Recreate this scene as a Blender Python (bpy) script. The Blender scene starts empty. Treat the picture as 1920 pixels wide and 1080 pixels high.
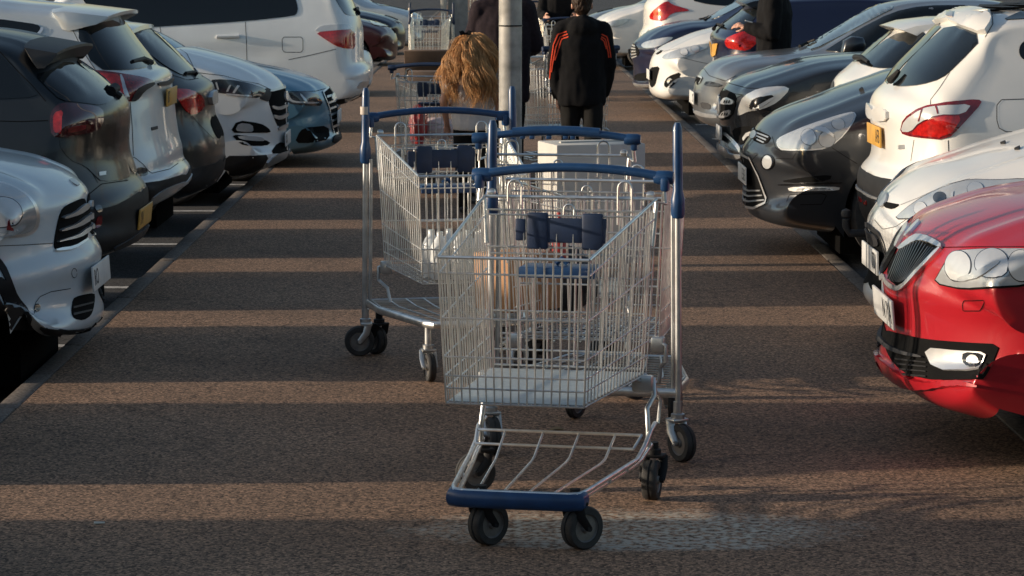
import bpy, bmesh, math, random
from mathutils import Vector, Matrix
from mathutils.bvhtree import BVHTree
from mathutils.geometry import delaunay_2d_cdt
random.seed(7)
S = bpy.context.scene
COL = S.collection
R = math.radians

# ------------------------------------------------------------------ camera
H = 1.85
FPX = 5100.0                       # focal length in pixels of a 1920 wide picture
TH = math.atan(621.0 / FPX)        # pitch down
PSI = math.atan(25.0 / FPX)        # small yaw to the right
YOFF = H * math.tan(TH)
KK = FPX * H / math.cos(TH) ** 2
CF = Vector((math.sin(PSI) * math.cos(TH), math.cos(PSI) * math.cos(TH), -math.sin(TH)))
CR = Vector((math.cos(PSI), -math.sin(PSI), 0))
CU = CR.cross(CF)
CP = Vector((0, 0, H))
cam_d = bpy.data.cameras.new('camera')
cam = bpy.data.objects.new('camera', cam_d)
COL.objects.link(cam)
cam.matrix_world = Matrix(((CR.x, CU.x, -CF.x, 0), (CR.y, CU.y, -CF.y, 0), (CR.z, CU.z, -CF.z, H), (0, 0, 0, 1)))
cam_d.sensor_width = 36
cam_d.lens = FPX / 1920 * 36
cam_d.clip_start = 0.1
cam_d.clip_end = 3000
cam_d.dof.use_dof = True
cam_d.dof.focus_distance = 10.5
cam_d.dof.aperture_fstop = 20
S.camera = cam


def ray(px, py):
    return (CF + CR * ((px - 960) / FPX) + CU * ((540 - py) / FPX)).normalized()


def at_y(px, py, y):
    d = ray(px, py)
    return CP + d * (y / d.y)


def at_z(px, py, z=0.0):
    d = ray(px, py)
    return CP + d * ((z - H) / d.z)


# ------------------------------------------------------------------ objects
def tag(o, label=None, cat=None, group=None, kind=None):
    if label: o['label'] = label
    if cat: o['category'] = cat
    if group: o['group'] = group
    if kind: o['kind'] = kind
    return o


def link(name, me, mat=None, parent=None):
    o = bpy.data.objects.new(name, me)
    COL.objects.link(o)
    if mat is not None and not me.materials:
        me.materials.append(mat)
    if parent is not None:
        o.parent = parent
    return o


def thing(name, label, cat, loc=(0, 0, 0), rz=0, group=None):
    o = bpy.data.objects.new(name, None)
    COL.objects.link(o)
    o.location = loc
    o.rotation_euler = (0, 0, rz)
    o.empty_display_size = 0.2
    return tag(o, label, cat, group)


def children_of(o):
    return [c for c in COL.objects if c.parent == o]


def copy_tree(o, parent=None):
    c = o.copy()
    COL.objects.link(c)
    if parent is not None:
        c.parent = parent
    for ch in children_of(o):
        copy_tree(ch, c)
    return c


class MB:
    """collects shapes for ONE mesh object"""
    def __init__(self):
        self.v = []; self.f = []; self.sm = []

    def add(self, vs, fs, smooth=True):
        b = len(self.v)
        self.v += [tuple(p) for p in vs]
        self.f += [tuple(i + b for i in f) for f in fs]
        self.sm += [smooth] * len(fs)

    def box(self, c, s, rz=0.0, bev=0.0, M=None):
        c = Vector(c); hx, hy, hz = s[0] / 2, s[1] / 2, s[2] / 2
        bm = bmesh.new()
        bmesh.ops.create_cube(bm, size=1.0)
        for v in bm.verts:
            v.co = Vector((v.co.x * s[0], v.co.y * s[1], v.co.z * s[2]))
        if bev > 0:
            bmesh.ops.bevel(bm, geom=list(bm.edges), offset=bev, segments=2, profile=0.5, affect='EDGES')
        rot = Matrix.Rotation(rz, 3, 'Z') if M is None else M
        bm.verts.index_update()
        self.add([c + rot @ v.co for v in bm.verts], [[v.index for v in f.verts] for f in bm.faces], False)
        bm.free()

    def tube(self, pts, r, n=8, closed=False, cap=True, flat=None):
        pts = [Vector(p) for p in pts]
        rs = r if isinstance(r, (list, tuple)) else [r] * len(pts)
        m = len(pts)
        tang = []
        for i in range(m):
            if closed:
                t = pts[(i + 1) % m] - pts[i - 1]
            else:
                t = pts[min(i + 1, m - 1)] - pts[max(i - 1, 0)]
            tang.append(t.normalized() if t.length > 1e-9 else Vector((0, 0, 1)))
        ref = Vector((0, 0, 1)) if abs(tang[0].z) < 0.9 else Vector((1, 0, 0))
        nrm = (ref - tang[0] * ref.dot(tang[0])).normalized()
        vs = []
        for i in range(m):
            nrm = nrm - tang[i] * nrm.dot(tang[i])
            if nrm.length < 1e-6:
                nrm = tang[i].orthogonal()
            nrm.normalize()
            b = tang[i].cross(nrm)
            for k in range(n):
                a = 2 * math.pi * k / n
                fx, fy = (1, 1) if flat is None else flat
                vs.append(pts[i] + (nrm * math.cos(a) * fx + b * math.sin(a) * fy) * rs[i])
        fs = []
        for i in range(m if closed else m - 1):
            j = (i + 1) % m
            for k in range(n):
                k2 = (k + 1) % n
                fs.append((i * n + k, i * n + k2, j * n + k2, j * n + k))
        if cap and not closed:
            fs.append(tuple(range(n - 1, -1, -1)))
            fs.append(tuple((m - 1) * n + k for k in range(n)))
        self.add(vs, fs)

    def lathe(self, prof, c, axis, n=28):
        """prof: (r, h) pairs round the axis through c"""
        axis = Vector(axis).normalized()
        u = axis.orthogonal().normalized(); w = axis.cross(u)
        c = Vector(c); vs = []; fs = []
        m = len(prof)
        for (r, h) in prof:
            for k in range(n):
                a = 2 * math.pi * k / n
                vs.append(c + axis * h + (u * math.cos(a) + w * math.sin(a)) * max(r, 1e-4))
        for i in range(m - 1):
            for k in range(n):
                k2 = (k + 1) % n
                fs.append((i * n + k, i * n + k2, (i + 1) * n + k2, (i + 1) * n + k))
        self.add(vs, fs)

    def prism(self, poly, y0, y1, shrink=1.0):
        """poly in (x,z); solid between y0 and y1"""
        n = len(poly)
        vs = [(p[0], y0, p[1]) for p in poly] + [(p[0], y1, p[1]) for p in poly]
        fs = [tuple(range(n)), tuple(range(2 * n - 1, n - 1, -1))]
        for i in range(n):
            j = (i + 1) % n
            fs.append((i, i + n, j + n, j))
        self.add(vs, fs, False)

    def build(self, name, mat, parent=None, sharp=40, org=None):
        me = bpy.data.meshes.new(name)
        vs = self.v if org is None else [(p[0] - org[0], p[1] - org[1], p[2] - org[2]) for p in self.v]
        me.from_pydata(vs, [], self.f)
        me.update()
        bm = bmesh.new(); bm.from_mesh(me)
        bmesh.ops.recalc_face_normals(bm, faces=bm.faces)
        bm.to_mesh(me); bm.free()
        me.polygons.foreach_set('use_smooth', [True] * len(me.polygons))
        me.set_sharp_from_angle(angle=R(sharp))
        return link(name, me, mat, parent)


# ------------------------------------------------------------------ materials
def newmat(name):
    m = bpy.data.materials.new(name)
    m.use_nodes = True
    nt = m.node_tree
    return m, nt, nt.nodes['Principled BSDF']


def pset(b, **k):
    for a, v in k.items():
        b.inputs[a.replace('_', ' ')].default_value = v


def noise_mix(nt, b, c1, c2, scale, lo=0.35, hi=0.65, detail=4, coord='Object', sock='Base Color'):
    tc = nt.nodes.new('ShaderNodeTexCoord')
    n = nt.nodes.new('ShaderNodeTexNoise'); n.inputs['Scale'].default_value = scale; n.inputs['Detail'].default_value = detail
    r = nt.nodes.new('ShaderNodeValToRGB')
    r.color_ramp.elements[0].position = lo; r.color_ramp.elements[1].position = hi
    r.color_ramp.elements[0].color = c1; r.color_ramp.elements[1].color = c2
    nt.links.new(tc.outputs[coord], n.inputs['Vector'])
    nt.links.new(n.outputs['Fac'], r.inputs['Fac'])
    if sock: nt.links.new(r.outputs['Color'], b.inputs[sock])
    return r


def c4(c, k=1.0):
    return (c[0] * k, c[1] * k, c[2] * k, 1)


def paint(name, c, metallic=0.0, rough=0.3, dirt=0.10, coat=.7):
    m, nt, b = newmat(name)
    noise_mix(nt, b, c4(c, 1 - dirt), c4(c, 1 + dirt * 0.3), 2.3, 0.3, 0.7, 6)
    pset(b, Metallic=metallic, Roughness=rough, Coat_Weight=coat, Coat_Roughness=0.06)
    return m


def plain(name, c, rough=0.5, metallic=0.0, var=0.15, scale=9, coat=0.0, bump=0.0, spec=0.5):
    m, nt, b = newmat(name)
    r = noise_mix(nt, b, c4(c, 1 - var), c4(c, 1 + var), scale, 0.3, 0.7, 6)
    pset(b, Metallic=metallic, Roughness=rough, Coat_Weight=coat, Coat_Roughness=0.03)
    b.inputs['Specular IOR Level'].default_value = spec
    if bump:
        bp = nt.nodes.new('ShaderNodeBump'); bp.inputs['Strength'].default_value = bump; bp.inputs['Distance'].default_value = 0.01
        nt.links.new(r.outputs['Color'], bp.inputs['Height']); nt.links.new(bp.outputs['Normal'], b.inputs['Normal'])
    return m


M = {}
M['black_plastic'] = plain('black_plastic', (.014, .014, .015), .6, var=.25, spec=.22)
M['dark_plastic'] = plain('dark_plastic', (.035, .035, .037), .55, var=.2, spec=.3)
M['gloss_black'] = plain('gloss_black', (.004, .004, .005), .25, coat=.15, spec=.35)
M['gap'] = plain('gap', (.006, .006, .006), .9, spec=.1)
M['well'] = plain('well', (.004, .004, .004), 1.0, spec=.05)
M['chrome'] = plain('chrome', (.78, .78, .77), .30, .75, .05)
M['dark_chrome'] = plain('dark_chrome', (.13, .13, .135), .3, .8, .1)
M['satin'] = plain('satin', (.55, .56, .57), .36, .75, .08)
M['zinc'] = plain('zinc', (.70, .70, .68), .30, .85, .16, 25)
M['zinc_dull'] = plain('zinc_dull', (.48, .49, .49), .36, .8, .25, 14)
M['rubber'] = plain('rubber', (.028, .027, .026), .75, var=.35, scale=30)
M['hub'] = plain('hub', (.16, .15, .14), .5, .3, .25, 30)
M['rim'] = plain('rim', (.35, .35, .36), .3, .8, .1)
M['blue_plastic'] = plain('blue_plastic', (.010, .046, .130), .36, 0, .18, 20, coat=.1)
M['blue_dark'] = plain('blue_dark', (.008, .022, .060), .5, 0, .2, 20)
M['glass'] = plain('glass', (.006, .008, .010), .05, 0, .1, 1.2, coat=0.0)
M['glass_pale'] = plain('glass_pale', (.05, .065, .07), .05, 0, .2, 1.2, coat=1.0)
M['lens'] = plain('lens', (.46, .48, .49), .16, .35, .12, 12, coat=1.0)
M['lens_dark'] = plain('lens_dark', (.045, .05, .055), .12, .3, .4, 18, coat=1.0)
M['reflector'] = plain('reflector', (.70, .70, .68), .26, .6, .06, 20, coat=1.0)
M['lamp_white'] = plain('lamp_white', (.56, .57, .57), .18, .2, .06, 20, coat=1.0)
M['lamp_red'] = plain('lamp_red', (.42, .012, .010), .14, 0, .35, 45, coat=1.0)
M['lamp_red_dark'] = plain('lamp_red_dark', (.16, .010, .014), .14, 0, .35, 40, coat=1.0)
M['lamp_smoke'] = plain('lamp_smoke', (.055, .008, .010), .10, 0, .4, 30, coat=1.0)
M['lamp_amber'] = plain('lamp_amber', (.40, .06, .012), .2, 0, .3, 40, coat=1.0)
M['plate_white'] = plain('plate_white', (.62, .62, .60), .4, var=.1)
M['plate_yellow'] = plain('plate_yellow', (.55, .30, .06), .4, var=.12)
M['ink'] = plain('ink', (.015, .015, .015), .6)
M['box_white'] = plain('box_white', (.47, .455, .42), .7, var=.06)
M['card'] = plain('card', (.36, .19, .09), .8, var=.12)
M['bag_red'] = plain('bag_red', (.30, .022, .02), .4, var=.2)
M['film'] = plain('film', (.60, .62, .62), .22, 0, .12, 30, coat=.6)
M['bag_black'] = plain('bag_black', (.02, .02, .022), .5, var=.3)

# ------------------------------------------------------------------ light
world = bpy.data.worlds.new('World')
S.world = world
world.use_nodes = True
wn = world.node_tree
sky = wn.nodes.new('ShaderNodeTexSky')
sky.sky_type = 'NISHITA'
sky.sun_disc = False
SUN_EL = R(10.5)
SUN_SLOPE = 0.055                     # light travels to +X and a little to +Y
ldir = Vector((1, SUN_SLOPE, -math.tan(SUN_EL) * math.hypot(1, SUN_SLOPE))).normalized()
sky.sun_elevation = SUN_EL
sdir = -ldir
sky.sun_rotation = math.atan2(sdir.x, sdir.y)
sky.air_density = 1.0; sky.dust_density = 1.2; sky.ozone_density = 1.0
bg = wn.nodes['Background']
wn.links.new(sky.outputs['Color'], bg.inputs['Color'])
bg.inputs['Strength'].default_value = 0.135
sl = bpy.data.lights.new('sun', 'SUN')
sl.energy = 4.4
sl.angle = R(0.9)
sl.color = (1.0, .84, .66)
so = bpy.data.objects.new('sun', sl)
COL.objects.link(so)
so.rotation_euler = ldir.to_track_quat('-Z', 'Y').to_euler()
so.location = (-30, -5, 12)
S.view_settings.view_transform = 'Standard'
S.view_settings.look = 'None'
S.view_settings.exposure = 0.33
S.view_settings.gamma = 1.0

# ------------------------------------------------------------------ ground
XL, XR = -2.087, 2.115            # outer edges of the raised walkway
ZL, ZR = -0.12, -0.03             # level of the bays on the left and on the right


def asphalt(name, base, dark, light, speck=1.0, patch=None):
    m, nt, b = newmat(name)
    L = nt.links.new
    tc = nt.nodes.new('ShaderNodeTexCoord')
    big = nt.nodes.new('ShaderNodeTexNoise'); big.inputs['Scale'].default_value = 0.9; big.inputs['Detail'].default_value = 5
    r1 = nt.nodes.new('ShaderNodeValToRGB')
    r1.color_ramp.elements[0].position = .3; r1.color_ramp.elements[1].position = .7
    r1.color_ramp.elements[0].color = c4(base, .82); r1.color_ramp.elements[1].color = c4(base, 1.14)
    fine = nt.nodes.new('ShaderNodeTexVoronoi'); fine.inputs['Scale'].default_value = 115
    r2 = nt.nodes.new('ShaderNodeValToRGB')
    e = r2.color_ramp.elements
    e[0].position = 0.0; e[0].color = c4(dark); e[1].position = 1.0; e[1].color = c4(light)
    mid = r2.color_ramp.elements.new(.55); mid.color = (1, 1, 1, 1)
    mx = nt.nodes.new('ShaderNodeMix'); mx.data_type = 'RGBA'; mx.blend_type = 'MULTIPLY'; mx.inputs[0].default_value = speck
    L(tc.outputs['Object'], big.inputs['Vector']); L(tc.outputs['Object'], fine.inputs['Vector'])
    L(big.outputs['Fac'], r1.inputs['Fac'])
    sep = nt.nodes.new('ShaderNodeSeparateColor'); L(fine.outputs['Color'], sep.inputs[0])
    L(sep.outputs[0], r2.inputs['Fac'])
    L(r1.outputs['Color'], mx.inputs[6]); L(r2.outputs['Color'], mx.inputs[7])
    col = mx.outputs[2]
    # fine dark pitting and stains
    n2 = nt.nodes.new('ShaderNodeTexNoise'); n2.inputs['Scale'].default_value = 75; n2.inputs['Detail'].default_value = 3
    L(tc.outputs['Object'], n2.inputs['Vector'])
    mr = nt.nodes.new('ShaderNodeMapRange'); mr.inputs[1].default_value = .35; mr.inputs[2].default_value = .65
    mr.inputs[3].default_value = .6; mr.inputs[4].default_value = 1.25
    L(n2.outputs['Fac'], mr.inputs[0])
    mx2 = nt.nodes.new('ShaderNodeMix'); mx2.data_type = 'RGBA'; mx2.blend_type = 'MULTIPLY'; mx2.inputs[0].default_value = .8
    L(col, mx2.inputs[6]); L(mr.outputs[0], mx2.inputs[7])
    col = mx2.outputs[2]
    # oil stains, scuffs and hairline cracks
    st_ = nt.nodes.new('ShaderNodeTexNoise'); st_.inputs['Scale'].default_value = .55; st_.inputs['Detail'].default_value = 7; st_.inputs['Roughness'].default_value = .65
    L(tc.outputs['Object'], st_.inputs['Vector'])
    sr = nt.nodes.new('ShaderNodeMapRange'); sr.inputs[1].default_value = .56; sr.inputs[2].default_value = .72; sr.inputs[3].default_value = 1.0; sr.inputs[4].default_value = .62
    L(st_.outputs['Fac'], sr.inputs[0])
    sp_ = nt.nodes.new('ShaderNodeTexVoronoi'); sp_.inputs['Scale'].default_value = 1.7
    L(tc.outputs['Object'], sp_.inputs['Vector'])
    sq = nt.nodes.new('ShaderNodeMapRange'); sq.inputs[1].default_value = .035; sq.inputs[2].default_value = .07; sq.inputs[3].default_value = .68; sq.inputs[4].default_value = 1.0
    L(sp_.outputs['Distance'], sq.inputs[0])
    wn_ = nt.nodes.new('ShaderNodeTexNoise'); wn_.inputs['Scale'].default_value = 2.5; wn_.inputs['Detail'].default_value = 6
    L(tc.outputs['Object'], wn_.inputs['Vector'])
    wv = nt.nodes.new('ShaderNodeVectorMath'); wv.operation = 'MULTIPLY_ADD'; wv.inputs[1].default_value = (.5, .5, .5)
    L(wn_.outputs['Color'], wv.inputs[0]); L(tc.outputs['Object'], wv.inputs[2])
    ck = nt.nodes.new('ShaderNodeTexVoronoi'); ck.feature = 'DISTANCE_TO_EDGE'; ck.inputs['Scale'].default_value = .33
    L(wv.outputs[0], ck.inputs['Vector'])
    cr = nt.nodes.new('ShaderNodeMapRange'); cr.inputs[1].default_value = .0; cr.inputs[2].default_value = .004; cr.inputs[3].default_value = .55; cr.inputs[4].default_value = 1.0
    L(ck.outputs['Distance'], cr.inputs[0])
    for so_ in (sr, sq, cr):
        m_ = nt.nodes.new('ShaderNodeMix'); m_.data_type = 'RGBA'; m_.blend_type = 'MULTIPLY'; m_.inputs[0].default_value = 1.0
        L(col, m_.inputs[6]); L(so_.outputs[0], m_.inputs[7]); col = m_.outputs[2]
    if patch:
        for (cx, cy, rx, ry, lo, hi, pc) in patch:
            mp = nt.nodes.new('ShaderNodeMapping')
            mp.inputs['Location'].default_value = (-cx / rx, -cy / ry, 0)
            mp.inputs['Scale'].default_value = (1 / rx, 1 / ry, 0)
            L(tc.outputs['Object'], mp.inputs['Vector'])
            ln = nt.nodes.new('ShaderNodeVectorMath'); ln.operation = 'LENGTH'
            L(mp.outputs['Vector'], ln.inputs[0])
            nn = nt.nodes.new('ShaderNodeTexNoise'); nn.inputs['Scale'].default_value = 7; nn.inputs['Detail'].default_value = 8; nn.inputs['Roughness'].default_value = .7
            L(tc.outputs['Object'], nn.inputs['Vector'])
            ad = nt.nodes.new('ShaderNodeMath'); ad.operation = 'MULTIPLY_ADD'; ad.inputs[1].default_value = 1.3
            L(nn.outputs['Fac'], ad.inputs[0]); L(ln.outputs['Value'], ad.inputs[2])
            mk = nt.nodes.new('ShaderNodeMapRange'); mk.inputs[1].default_value = hi; mk.inputs[2].default_value = lo
            L(ad.outputs[0], mk.inputs[0])
            # worn through by fine grain
            ng = nt.nodes.new('ShaderNodeTexNoise'); ng.inputs['Scale'].default_value = 38; ng.inputs['Detail'].default_value = 4
            L(tc.outputs['Object'], ng.inputs['Vector'])
            gr = nt.nodes.new('ShaderNodeMapRange'); gr.inputs[1].default_value = .42; gr.inputs[2].default_value = .60
            L(ng.outputs['Fac'], gr.inputs[0])
            ml = nt.nodes.new('ShaderNodeMath'); ml.operation = 'MULTIPLY'
            L(mk.outputs[0], ml.inputs[0]); L(gr.outputs[0], ml.inputs[1])
            mm = nt.nodes.new('ShaderNodeMix'); mm.data_type = 'RGBA'
            mm.inputs[7].default_value = pc
            L(ml.outputs[0], mm.inputs[0]); L(col, mm.inputs[6])
            col = mm.outputs[2]
    L(col, b.inputs['Base Color'])
    pset(b, Roughness=.85)
    b.inputs['Specular IOR Level'].default_value = .3
    bp = nt.nodes.new('ShaderNodeBump'); bp.inputs['Strength'].default_value = .55; bp.inputs['Distance'].default_value = .004
    L(sep.outputs[0], bp.inputs['Height']); L(bp.outputs['Normal'], b.inputs['Normal'])
    return m


def sheet(name, x0, x1, y0, y1, z, mat):
    me = bpy.data.meshes.new(name)
    me.from_pydata([(x0, y0, z), (x1, y0, z), (x1, y1, z), (x0, y1, z)], [], [(0, 1, 2, 3)])
    return tag(link(name, me, mat), kind='structure')


M['walk'] = asphalt('walkway_asphalt', (.245, .155, .100), (.22, .21, .20), (1.9, 1.8, 1.7), 1.0,
                    [(.42, 8.70, .70, .29, 1.33, 1.80, (.50, .455, .37, 1)), (.50, 8.46, .5, .10, 1.3, 1.7, (.46, .41, .34, 1))])
M['tarmac'] = asphalt('bay_tarmac', (.075, .073, .072), (.4, .4, .4), (1.6, 1.6, 1.6), 1.0)
M['kerb'] = asphalt('kerb_concrete', (.17, .145, .125), (.6, .6, .6), (1.3, 1.3, 1.3), .8)
M['line'] = plain('line_paint', (.52, .51, .48), .7, var=.35, scale=30)

sheet('ground', -600, 600, -60, 2000, -0.16, M['tarmac'])
sheet('bay_tarmac', -60, XL + .02, -20, 160, ZL, M['tarmac'])
sheet('bay_tarmac', XR - .02, 60, -20, 160, ZR, M['tarmac'])
mb = MB()
mb.box(((XL + XR) / 2, 70, -.15), (XR - XL - .2, 180, .3))
tag(mb.build('walkway', M['walk']), kind='structure')
for x0, x1 in ((XL, XL + .096), (XR - .096, XR)):
    mb = MB()
    yy = -20.0
    while yy < 160:
        Lk = .915
        jx, jz = random.uniform(-.005, .005), random.uniform(-.003, .003)
        mb.box(((x0 + x1) / 2 + jx, yy + Lk / 2, -.147 + jz), (x1 - x0, Lk - random.uniform(.006, .018), .3), random.uniform(-.004, .004), bev=.010)
        yy += Lk
    tag(mb.build('kerb', M['kerb']), kind='structure')


def bay_lines(x0, x1, ys, z):
    mb = MB()
    for y in ys:
        mb.add([(x0, y - .05, z), (x1, y - .05, z), (x1, y + .05, z), (x0, y + .05, z)], [(0, 1, 2, 3)])
    tag(mb.build('bay_line', M['line']), kind='structure')


bay_lines(-7.0, XL - .10, [13.95 - YOFF + 2.47 * (i - 5) for i in range(30)], ZL + .004)
bay_lines(XR + .10, 7.0, [18.75 - YOFF + 2.42 * (i - 6) for i in range(30)], ZR + .004)
# scraps lying on the walkway
mb = MB()
p = at_z(183, 984)
mb.tube([(p.x - .012, p.y, .006), (p.x + .022, p.y + .01, .005)], [.005, .0035], 8)
tag(mb.build('cigarette_end', plain('butt', (.6, .57, .5), .8)), 'small white cigarette end lying on the shaded walkway in front of the pale blue car', 'litter')

p = at_z(1042, 808)
mb = MB()
mb.add([(p.x - .03, p.y - .02, .004), (p.x, p.y - .03, .012), (p.x + .035, p.y, .006), (p.x + .01, p.y + .03, .014), (p.x - .02, p.y + .02, .008)], [(0, 1, 2, 3, 4)])
mb.add([(p.x - .03, p.y - .02, .002), (p.x, p.y - .03, .009), (p.x + .035, p.y, .003), (p.x + .01, p.y + .03, .011), (p.x - .02, p.y + .02, .005)], [(4, 3, 2, 1, 0)])
tag(mb.build('fallen_leaf', plain('leaf_dry', (.22, .15, .07), .8)), 'curled dry leaf on the walkway seen through the low wire carriage', 'leaf')

# lamp post
M['post'] = plain('post_galvanised', (.27, .265, .25), .6, .12, .38, 11)
pp = at_z(957, 500)
lp = thing('lamp_post', 'tall mottled grey metal lamp post standing in the middle of the walkway', 'lamp post', (pp.x, pp.y, 0))
mb = MB(); mb.lathe([(.0685, 0), (.0685, 3.5), (.05, 8.0), (0, 8.0)], (0, 0, 0), (0, 0, 1), 40); mb.build('pole', M['post'], lp)
zt = at_y(957, 48, pp.y).z
mb = MB(); mb.lathe([(.069, zt - .004), (.0735, zt - .004), (.0735, zt + .004), (.069, zt + .004)], (0, 0, 0), (0, 0, 1), 40); mb.build('cable_tie', M['black_plastic'], lp)
mb = MB(); mb.box((0, 0, .006), (.3, .3, .012), bev=.003); mb.build('base_plate', M['zinc_dull'], lp)
mb = MB(); mb.tube([(0, 0, 7.95), (.05, 0, 8.15), (.4, 0, 8.25), (.9, 0, 8.27)], .035, 12); mb.box((1.1, 0, 8.27), (.55, .22, .10), bev=.03); mb.build('lamp_head', M['zinc_dull'], lp)

# made-up store behind the camera, added to darken reflections and block sky light
st = thing('added_dark_block', 'long low brick block added unseen behind the camera to darken reflections', 'building', (0, -22, 0))
mb = MB(); mb.box((0, -6, 3.6), (90, 12, 7.2), bev=.05); mb.build('wall', plain('added_block_brick', (.10, .065, .05), .85, 0, .3, 3), st)
mb = MB(); mb.box((0, -6, 7.35), (90.6, 12.6, .3), bev=.03); mb.build('roof', M['zinc_dull'], st)
mb = MB(); mb.box((0, .02, 1.6), (14, .06, 3.2), bev=.01); mb.build('door', M['glass'], st)
mb = MB(); mb.box((0, 1.0, 3.5), (18, 2.2, .25), bev=.03); mb.build('canopy', M['dark_plastic'], st)

# ------------------------------------------------------------------ cars
def catmull(pts, per=14):
    P = [Vector(p) for p in pts]
    P = [P[0] * 2 - P[1]] + P + [P[-1] * 2 - P[-2]]
    out = []
    for i in range(1, len(P) - 2):
        p0, p1, p2, p3 = P[i - 1:i + 3]
        t0 = 0; t1 = t0 + max((p1 - p0).length, 1e-6) ** .5
        t2 = t1 + max((p2 - p1).length, 1e-6) ** .5; t3 = t2 + max((p3 - p2).length, 1e-6) ** .5
        for k in range(per):
            t = t1 + (t2 - t1) * k / per
            a1 = p0 * ((t1 - t) / (t1 - t0)) + p1 * ((t - t0) / (t1 - t0))
            a2 = p1 * ((t2 - t) / (t2 - t1)) + p2 * ((t - t1) / (t2 - t1))
            a3 = p2 * ((t3 - t) / (t3 - t2)) + p3 * ((t - t2) / (t3 - t2))
            b1 = a1 * ((t2 - t) / (t2 - t0)) + a2 * ((t - t0) / (t2 - t0))
            b2 = a2 * ((t3 - t) / (t3 - t1)) + a3 * ((t - t1) / (t3 - t1))
            out.append(b1 * ((t2 - t) / (t2 - t1)) + b2 * ((t - t1) / (t2 - t1)))
    out.append(P[-2])
    return out


def resample(pts, n):
    d = [0.0]
    for i in range(1, len(pts)):
        d.append(d[-1] + (pts[i] - pts[i - 1]).length)
    out = []; j = 0
    for k in range(n):
        t = d[-1] * k / (n - 1)
        while j < len(d) - 2 and d[j + 1] < t: j += 1
        u = (t - d[j]) / max(d[j + 1] - d[j], 1e-9)
        out.append(pts[j].lerp(pts[j + 1], min(max(u, 0), 1)))
    return out


def inside(p, poly):
    x, y = p; r = False; n = len(poly); j = n - 1
    for i in range(n):
        xi, yi = poly[i][0], poly[i][1]; xj, yj = poly[j][0], poly[j][1]
        if (yi > y) != (yj > y) and x < (xj - xi) * (y - yi) / (yj - yi) + xi: r = not r
        j = i
    return r


def seg_dist(p, poly):
    best = 1e9; P = Vector(p)
    for i in range(len(poly)):
        a = Vector(poly[i]); b = Vector(poly[(i + 1) % len(poly)])
        ab = b - a; t = max(0, min(1, (P - a).dot(ab) / max(ab.length_squared, 1e-12)))
        best = min(best, (P - a - ab * t).length)
    return best


def chaikin(poly, it=1):
    for _ in range(it):
        q = []
        for i in range(len(poly)):
            a = poly[i]; b = poly[(i + 1) % len(poly)]
            q.append((a[0] * .78 + b[0] * .22, a[1] * .78 + b[1] * .22))
            q.append((a[0] * .22 + b[0] * .78, a[1] * .22 + b[1] * .78))
        poly = q
    return poly


def ell(cx, cy, rx, ry, n=20, rot=0):
    o = []
    for k in range(n):
        a = 2 * math.pi * k / n
        x, y = rx * math.cos(a), ry * math.sin(a)
        o.append((cx + x * math.cos(rot) - y * math.sin(rot), cy + x * math.sin(rot) + y * math.cos(rot)))
    return o


def tri_fill(poly, step):
    """2D points and triangles of a polygon with inner grid points"""
    pts = [Vector((p[0], p[1])) for p in poly]
    # split long edges
    b = []
    for i in range(len(pts)):
        a, c = pts[i], pts[(i + 1) % len(pts)]
        m = max(1, int((c - a).length / step))
        for k in range(m): b.append(a.lerp(c, k / m))
    nb = len(b)
    xs = [p.x for p in b]; ys = [p.y for p in b]
    bl = [(p.x, p.y) for p in b]
    inner = []
    y = min(ys) + step * .6; row = 0
    while y < max(ys):
        x = min(xs) + step * (.6 if row % 2 else .15)
        while x < max(xs):
            if inside((x, y), bl) and seg_dist((x, y), bl) > step * .45: inner.append(Vector((x, y)))
            x += step
        y += step * .87; row += 1
    r = delaunay_2d_cdt(b + inner, [], [list(range(nb))], 1, 1e-5)
    return r[0], r[2], r[1]


class Surf:
    """a mesh one can lay patches and lines on, seen from the camera side"""
    def __init__(self, vs, fs, yc, org):
        self.bvh = BVHTree.FromPolygons(vs, fs)
        self.yc = yc; self.org = Vector(org)

    def hit(self, px, py):
        d = ray(px, py)
        loc, n, i, t = self.bvh.ray_cast(CP, d)
        if loc is None:
            q = CP + d * ((self.yc - .1) / d.y)
            loc, n, i, t = self.bvh.find_nearest(q)
        if n.dot(d) > 0: n = -n
        return loc, n


def smooth_mesh(name, vs, fs, mat, parent, sharp=35):
    me = bpy.data.meshes.new(name)
    me.from_pydata([tuple(v) for v in vs], [], fs)
    me.update()
    bm = bmesh.new(); bm.from_mesh(me)
    bmesh.ops.recalc_face_normals(bm, faces=bm.faces)
    bm.to_mesh(me); bm.free()
    me.polygons.foreach_set('use_smooth', [True] * len(me.polygons))
    me.set_sharp_from_angle(angle=R(sharp))
    return link(name, me, mat, parent)


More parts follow.
